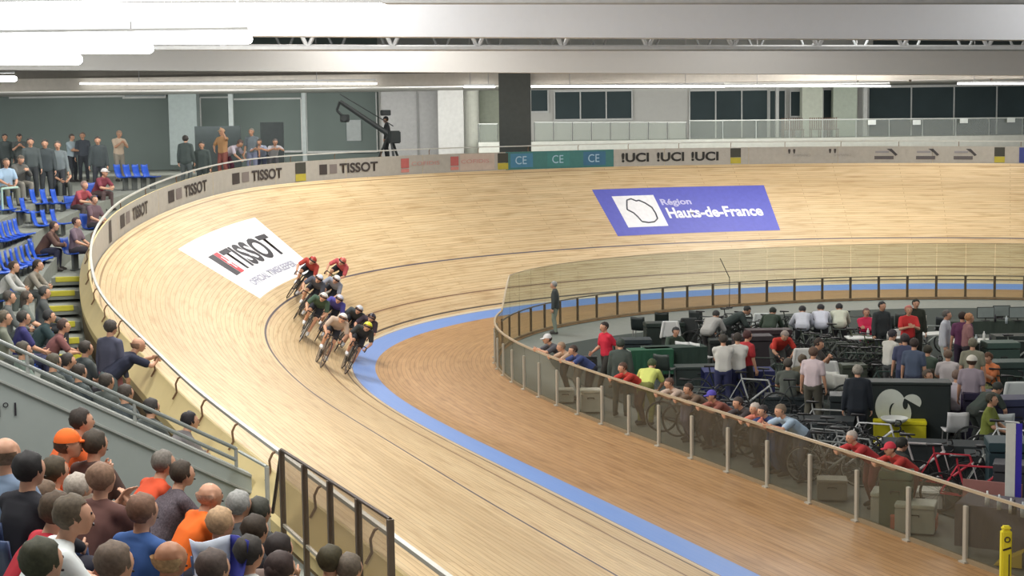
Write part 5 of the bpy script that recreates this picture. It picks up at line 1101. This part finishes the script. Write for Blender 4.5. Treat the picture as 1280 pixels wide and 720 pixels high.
for (x, y, s_, rt, c_, lb) in (
 (830, 420, (.6, 1.1, .8), 5, (40, 50, 46), 'black green case directly behind the bright green cloth'), (920, 530, (.5, .9, .6), -15, (44, 52, 54), 'black case close behind the violet cap'),
 (880, 520, (.4, .7, .6), -15, (54, 58, 56), 'charcoal case behind the brown haired rail leaner'), (1020, 550, (.5, 1.2, .7), -15, (46, 52, 54), 'long black case behind the rail right of the pale blue shirt'), (1075, 520, (.6, 1.2, .9), -10, (40, 46, 48), 'black case left of the emblem case'),
 (1165, 520, (.6, .6, .9), -10, (48, 52, 50), 'black case between the emblem case and the tall white chair'), (1222, 520, (.6, .6, 1.0), -10, (44, 40, 62), 'dark violet case between the two white chairs'), (790, 442, (.6, 1., .8), 0, (44, 54, 58), 'slate case beside the dark green grey coat'),
 (1140, 466, (.6, 1., .8), 0, (40, 50, 46), 'black case under the slate blue clothes'), (905, 440, (.5, .8, .7), 0, (40, 46, 44), 'black case right of the small white chairs'),
 (1265, 440, (.6, 1.0, .9), 0, (50, 58, 54), 'grey green case at the right edge under the dark draped table'), (1200, 500, (.5, .9, .7), -10, (50, 46, 60), 'dark mauve case in front of the lilac white shirt')):
    case(x, y, s_, rt, c_, lb)

for (x, y, rt, c_, lb) in ((1000, 404, 170, (70, 74, 74), 'dark chair between the bending white jackets and the tomato red shirt'), (1088, 404, 170, (210, 214, 210), 'white chair under the pink red jacket'), (1112, 402, 150, (60, 64, 64), 'dark chair right of the pink red jacket'),
  (1178, 404, 170, (60, 64, 66), 'dark chair left of the violet tracksuit'), (1226, 462, 160, (214, 216, 210), 'white chair behind the orange brown top'), (1150, 500, 160, (206, 204, 196), 'pale chair just right of the round emblem'),
  (832, 452, 150, (60, 70, 66), 'dark chair behind the lime yellow shirt'), (1258, 506, 150, (216, 218, 214), 'white chair at the right edge above the navy cabinet')):
    chair(x, y, rt, c_, lb)
def jacket_on(px, py, col, lb):
    p = Q(px, py, .9); r = empty('draped_jacket', p+V((0, 0, .45)), R(CF)); tag(r, lb, 'jacket')
    bm = bmesh.new(); hull(bm, [(V((0, -.17, .42)), .05), (V((0, .17, .42)), .05), (V((0, -.2, .05)), .06), (V((0, .2, .05)), .06)]); link('jacket_body', remesh(bm, .02), cm(*col), r)
    for a in (-1, 1): bm = bmesh.new(); hull(bm, [(V((.02, .19*a, .42)), .05), (V((.05, .27*a, .02)), .04)]); link('sleeve', tomesh(bm, smooth=True), cm(*col), r)
    bm = bmesh.new(); bx(bm, (-.05, 0, -.2), (.04, .5, .5)); link('hanger_board', tomesh(bm), cm(60, 64, 62), r)
for x, y, c_, lb in ((838, 402, (220, 222, 220), 'white jacket draped at the far left of the pits'), (861, 398, (60, 64, 64), 'black jacket draped left of the dark far chair'), (952, 392, (220, 226, 224), 'white jacket draped left of the bending green jacket'), (1122, 412, (224, 224, 220), 'white jacket draped beside the white topped table'), (1034, 452, (206, 208, 206), 'light jacket draped right of the pale pink shirt'), (1004, 436, (222, 222, 218), 'white jacket draped just left of the pale pink shirt'), (1270, 478, (206, 212, 210), 'pale jacket draped over the green cabinet at the right edge')): jacket_on(x, y, c_, lb)
# ================================================================== LIGHT
def area(name, loc, sx, sy, power, col=(1, .98, .95), aim=None):
    l = bpy.data.lights.new(name, 'AREA'); l.shape = 'RECTANGLE'; l.size = sx; l.size_y = sy; l.energy = power; l.color = col
    o = bpy.data.objects.new(name, l); C.objects.link(o); o.location = loc
    if aim is not None:
        d = Vector(aim)-Vector(loc); o.rotation_euler = d.to_track_quat('-Z', 'Y').to_euler()
    return o
for i, (x, y, p) in enumerate(((2, -13, 1150), (2, 6, 1700), (14, -20, 1500), (14, 20, 1100), (27, -23, 1350), (42, -24, 900), (24, -2, 560), (42, 0, 350), (10, -2, 400), (39, -31, 900))):  # last entry is an extra light added to lift the underlit parapet and foreground
    area('hall_light', (x, y, 11.6), 9, 3, p)
for px, sx, p in ((700, 14, 520), (1080, 14, 480), (500, 8, 260), (330, 8, 260), (110, 14, 620)):  # unseen fill lights added to brighten the end wall and its columns
    area('gallery_fill', tuple(bp(px, 66.5, 7.75)), sx, 1.2, p, aim=tuple(bp(px, 76, 5.6)))
w = bpy.data.worlds.new('world'); bpy.context.scene.world = w; w.use_nodes = True
w.node_tree.nodes['Background'].inputs[0].default_value = (.86, .9, .95, 1); w.node_tree.nodes['Background'].inputs[1].default_value = 1.05
vs = bpy.context.scene.view_settings; vs.view_transform = 'Standard'; vs.look = 'None'; vs.gamma = 1; vs.exposure = .06; vs.use_curve_mapping = False
bpy.context.scene.cycles.max_bounces = 6; bpy.context.scene.cycles.transparent_max_bounces = 16; bpy.context.scene.cycles.use_denoising = True
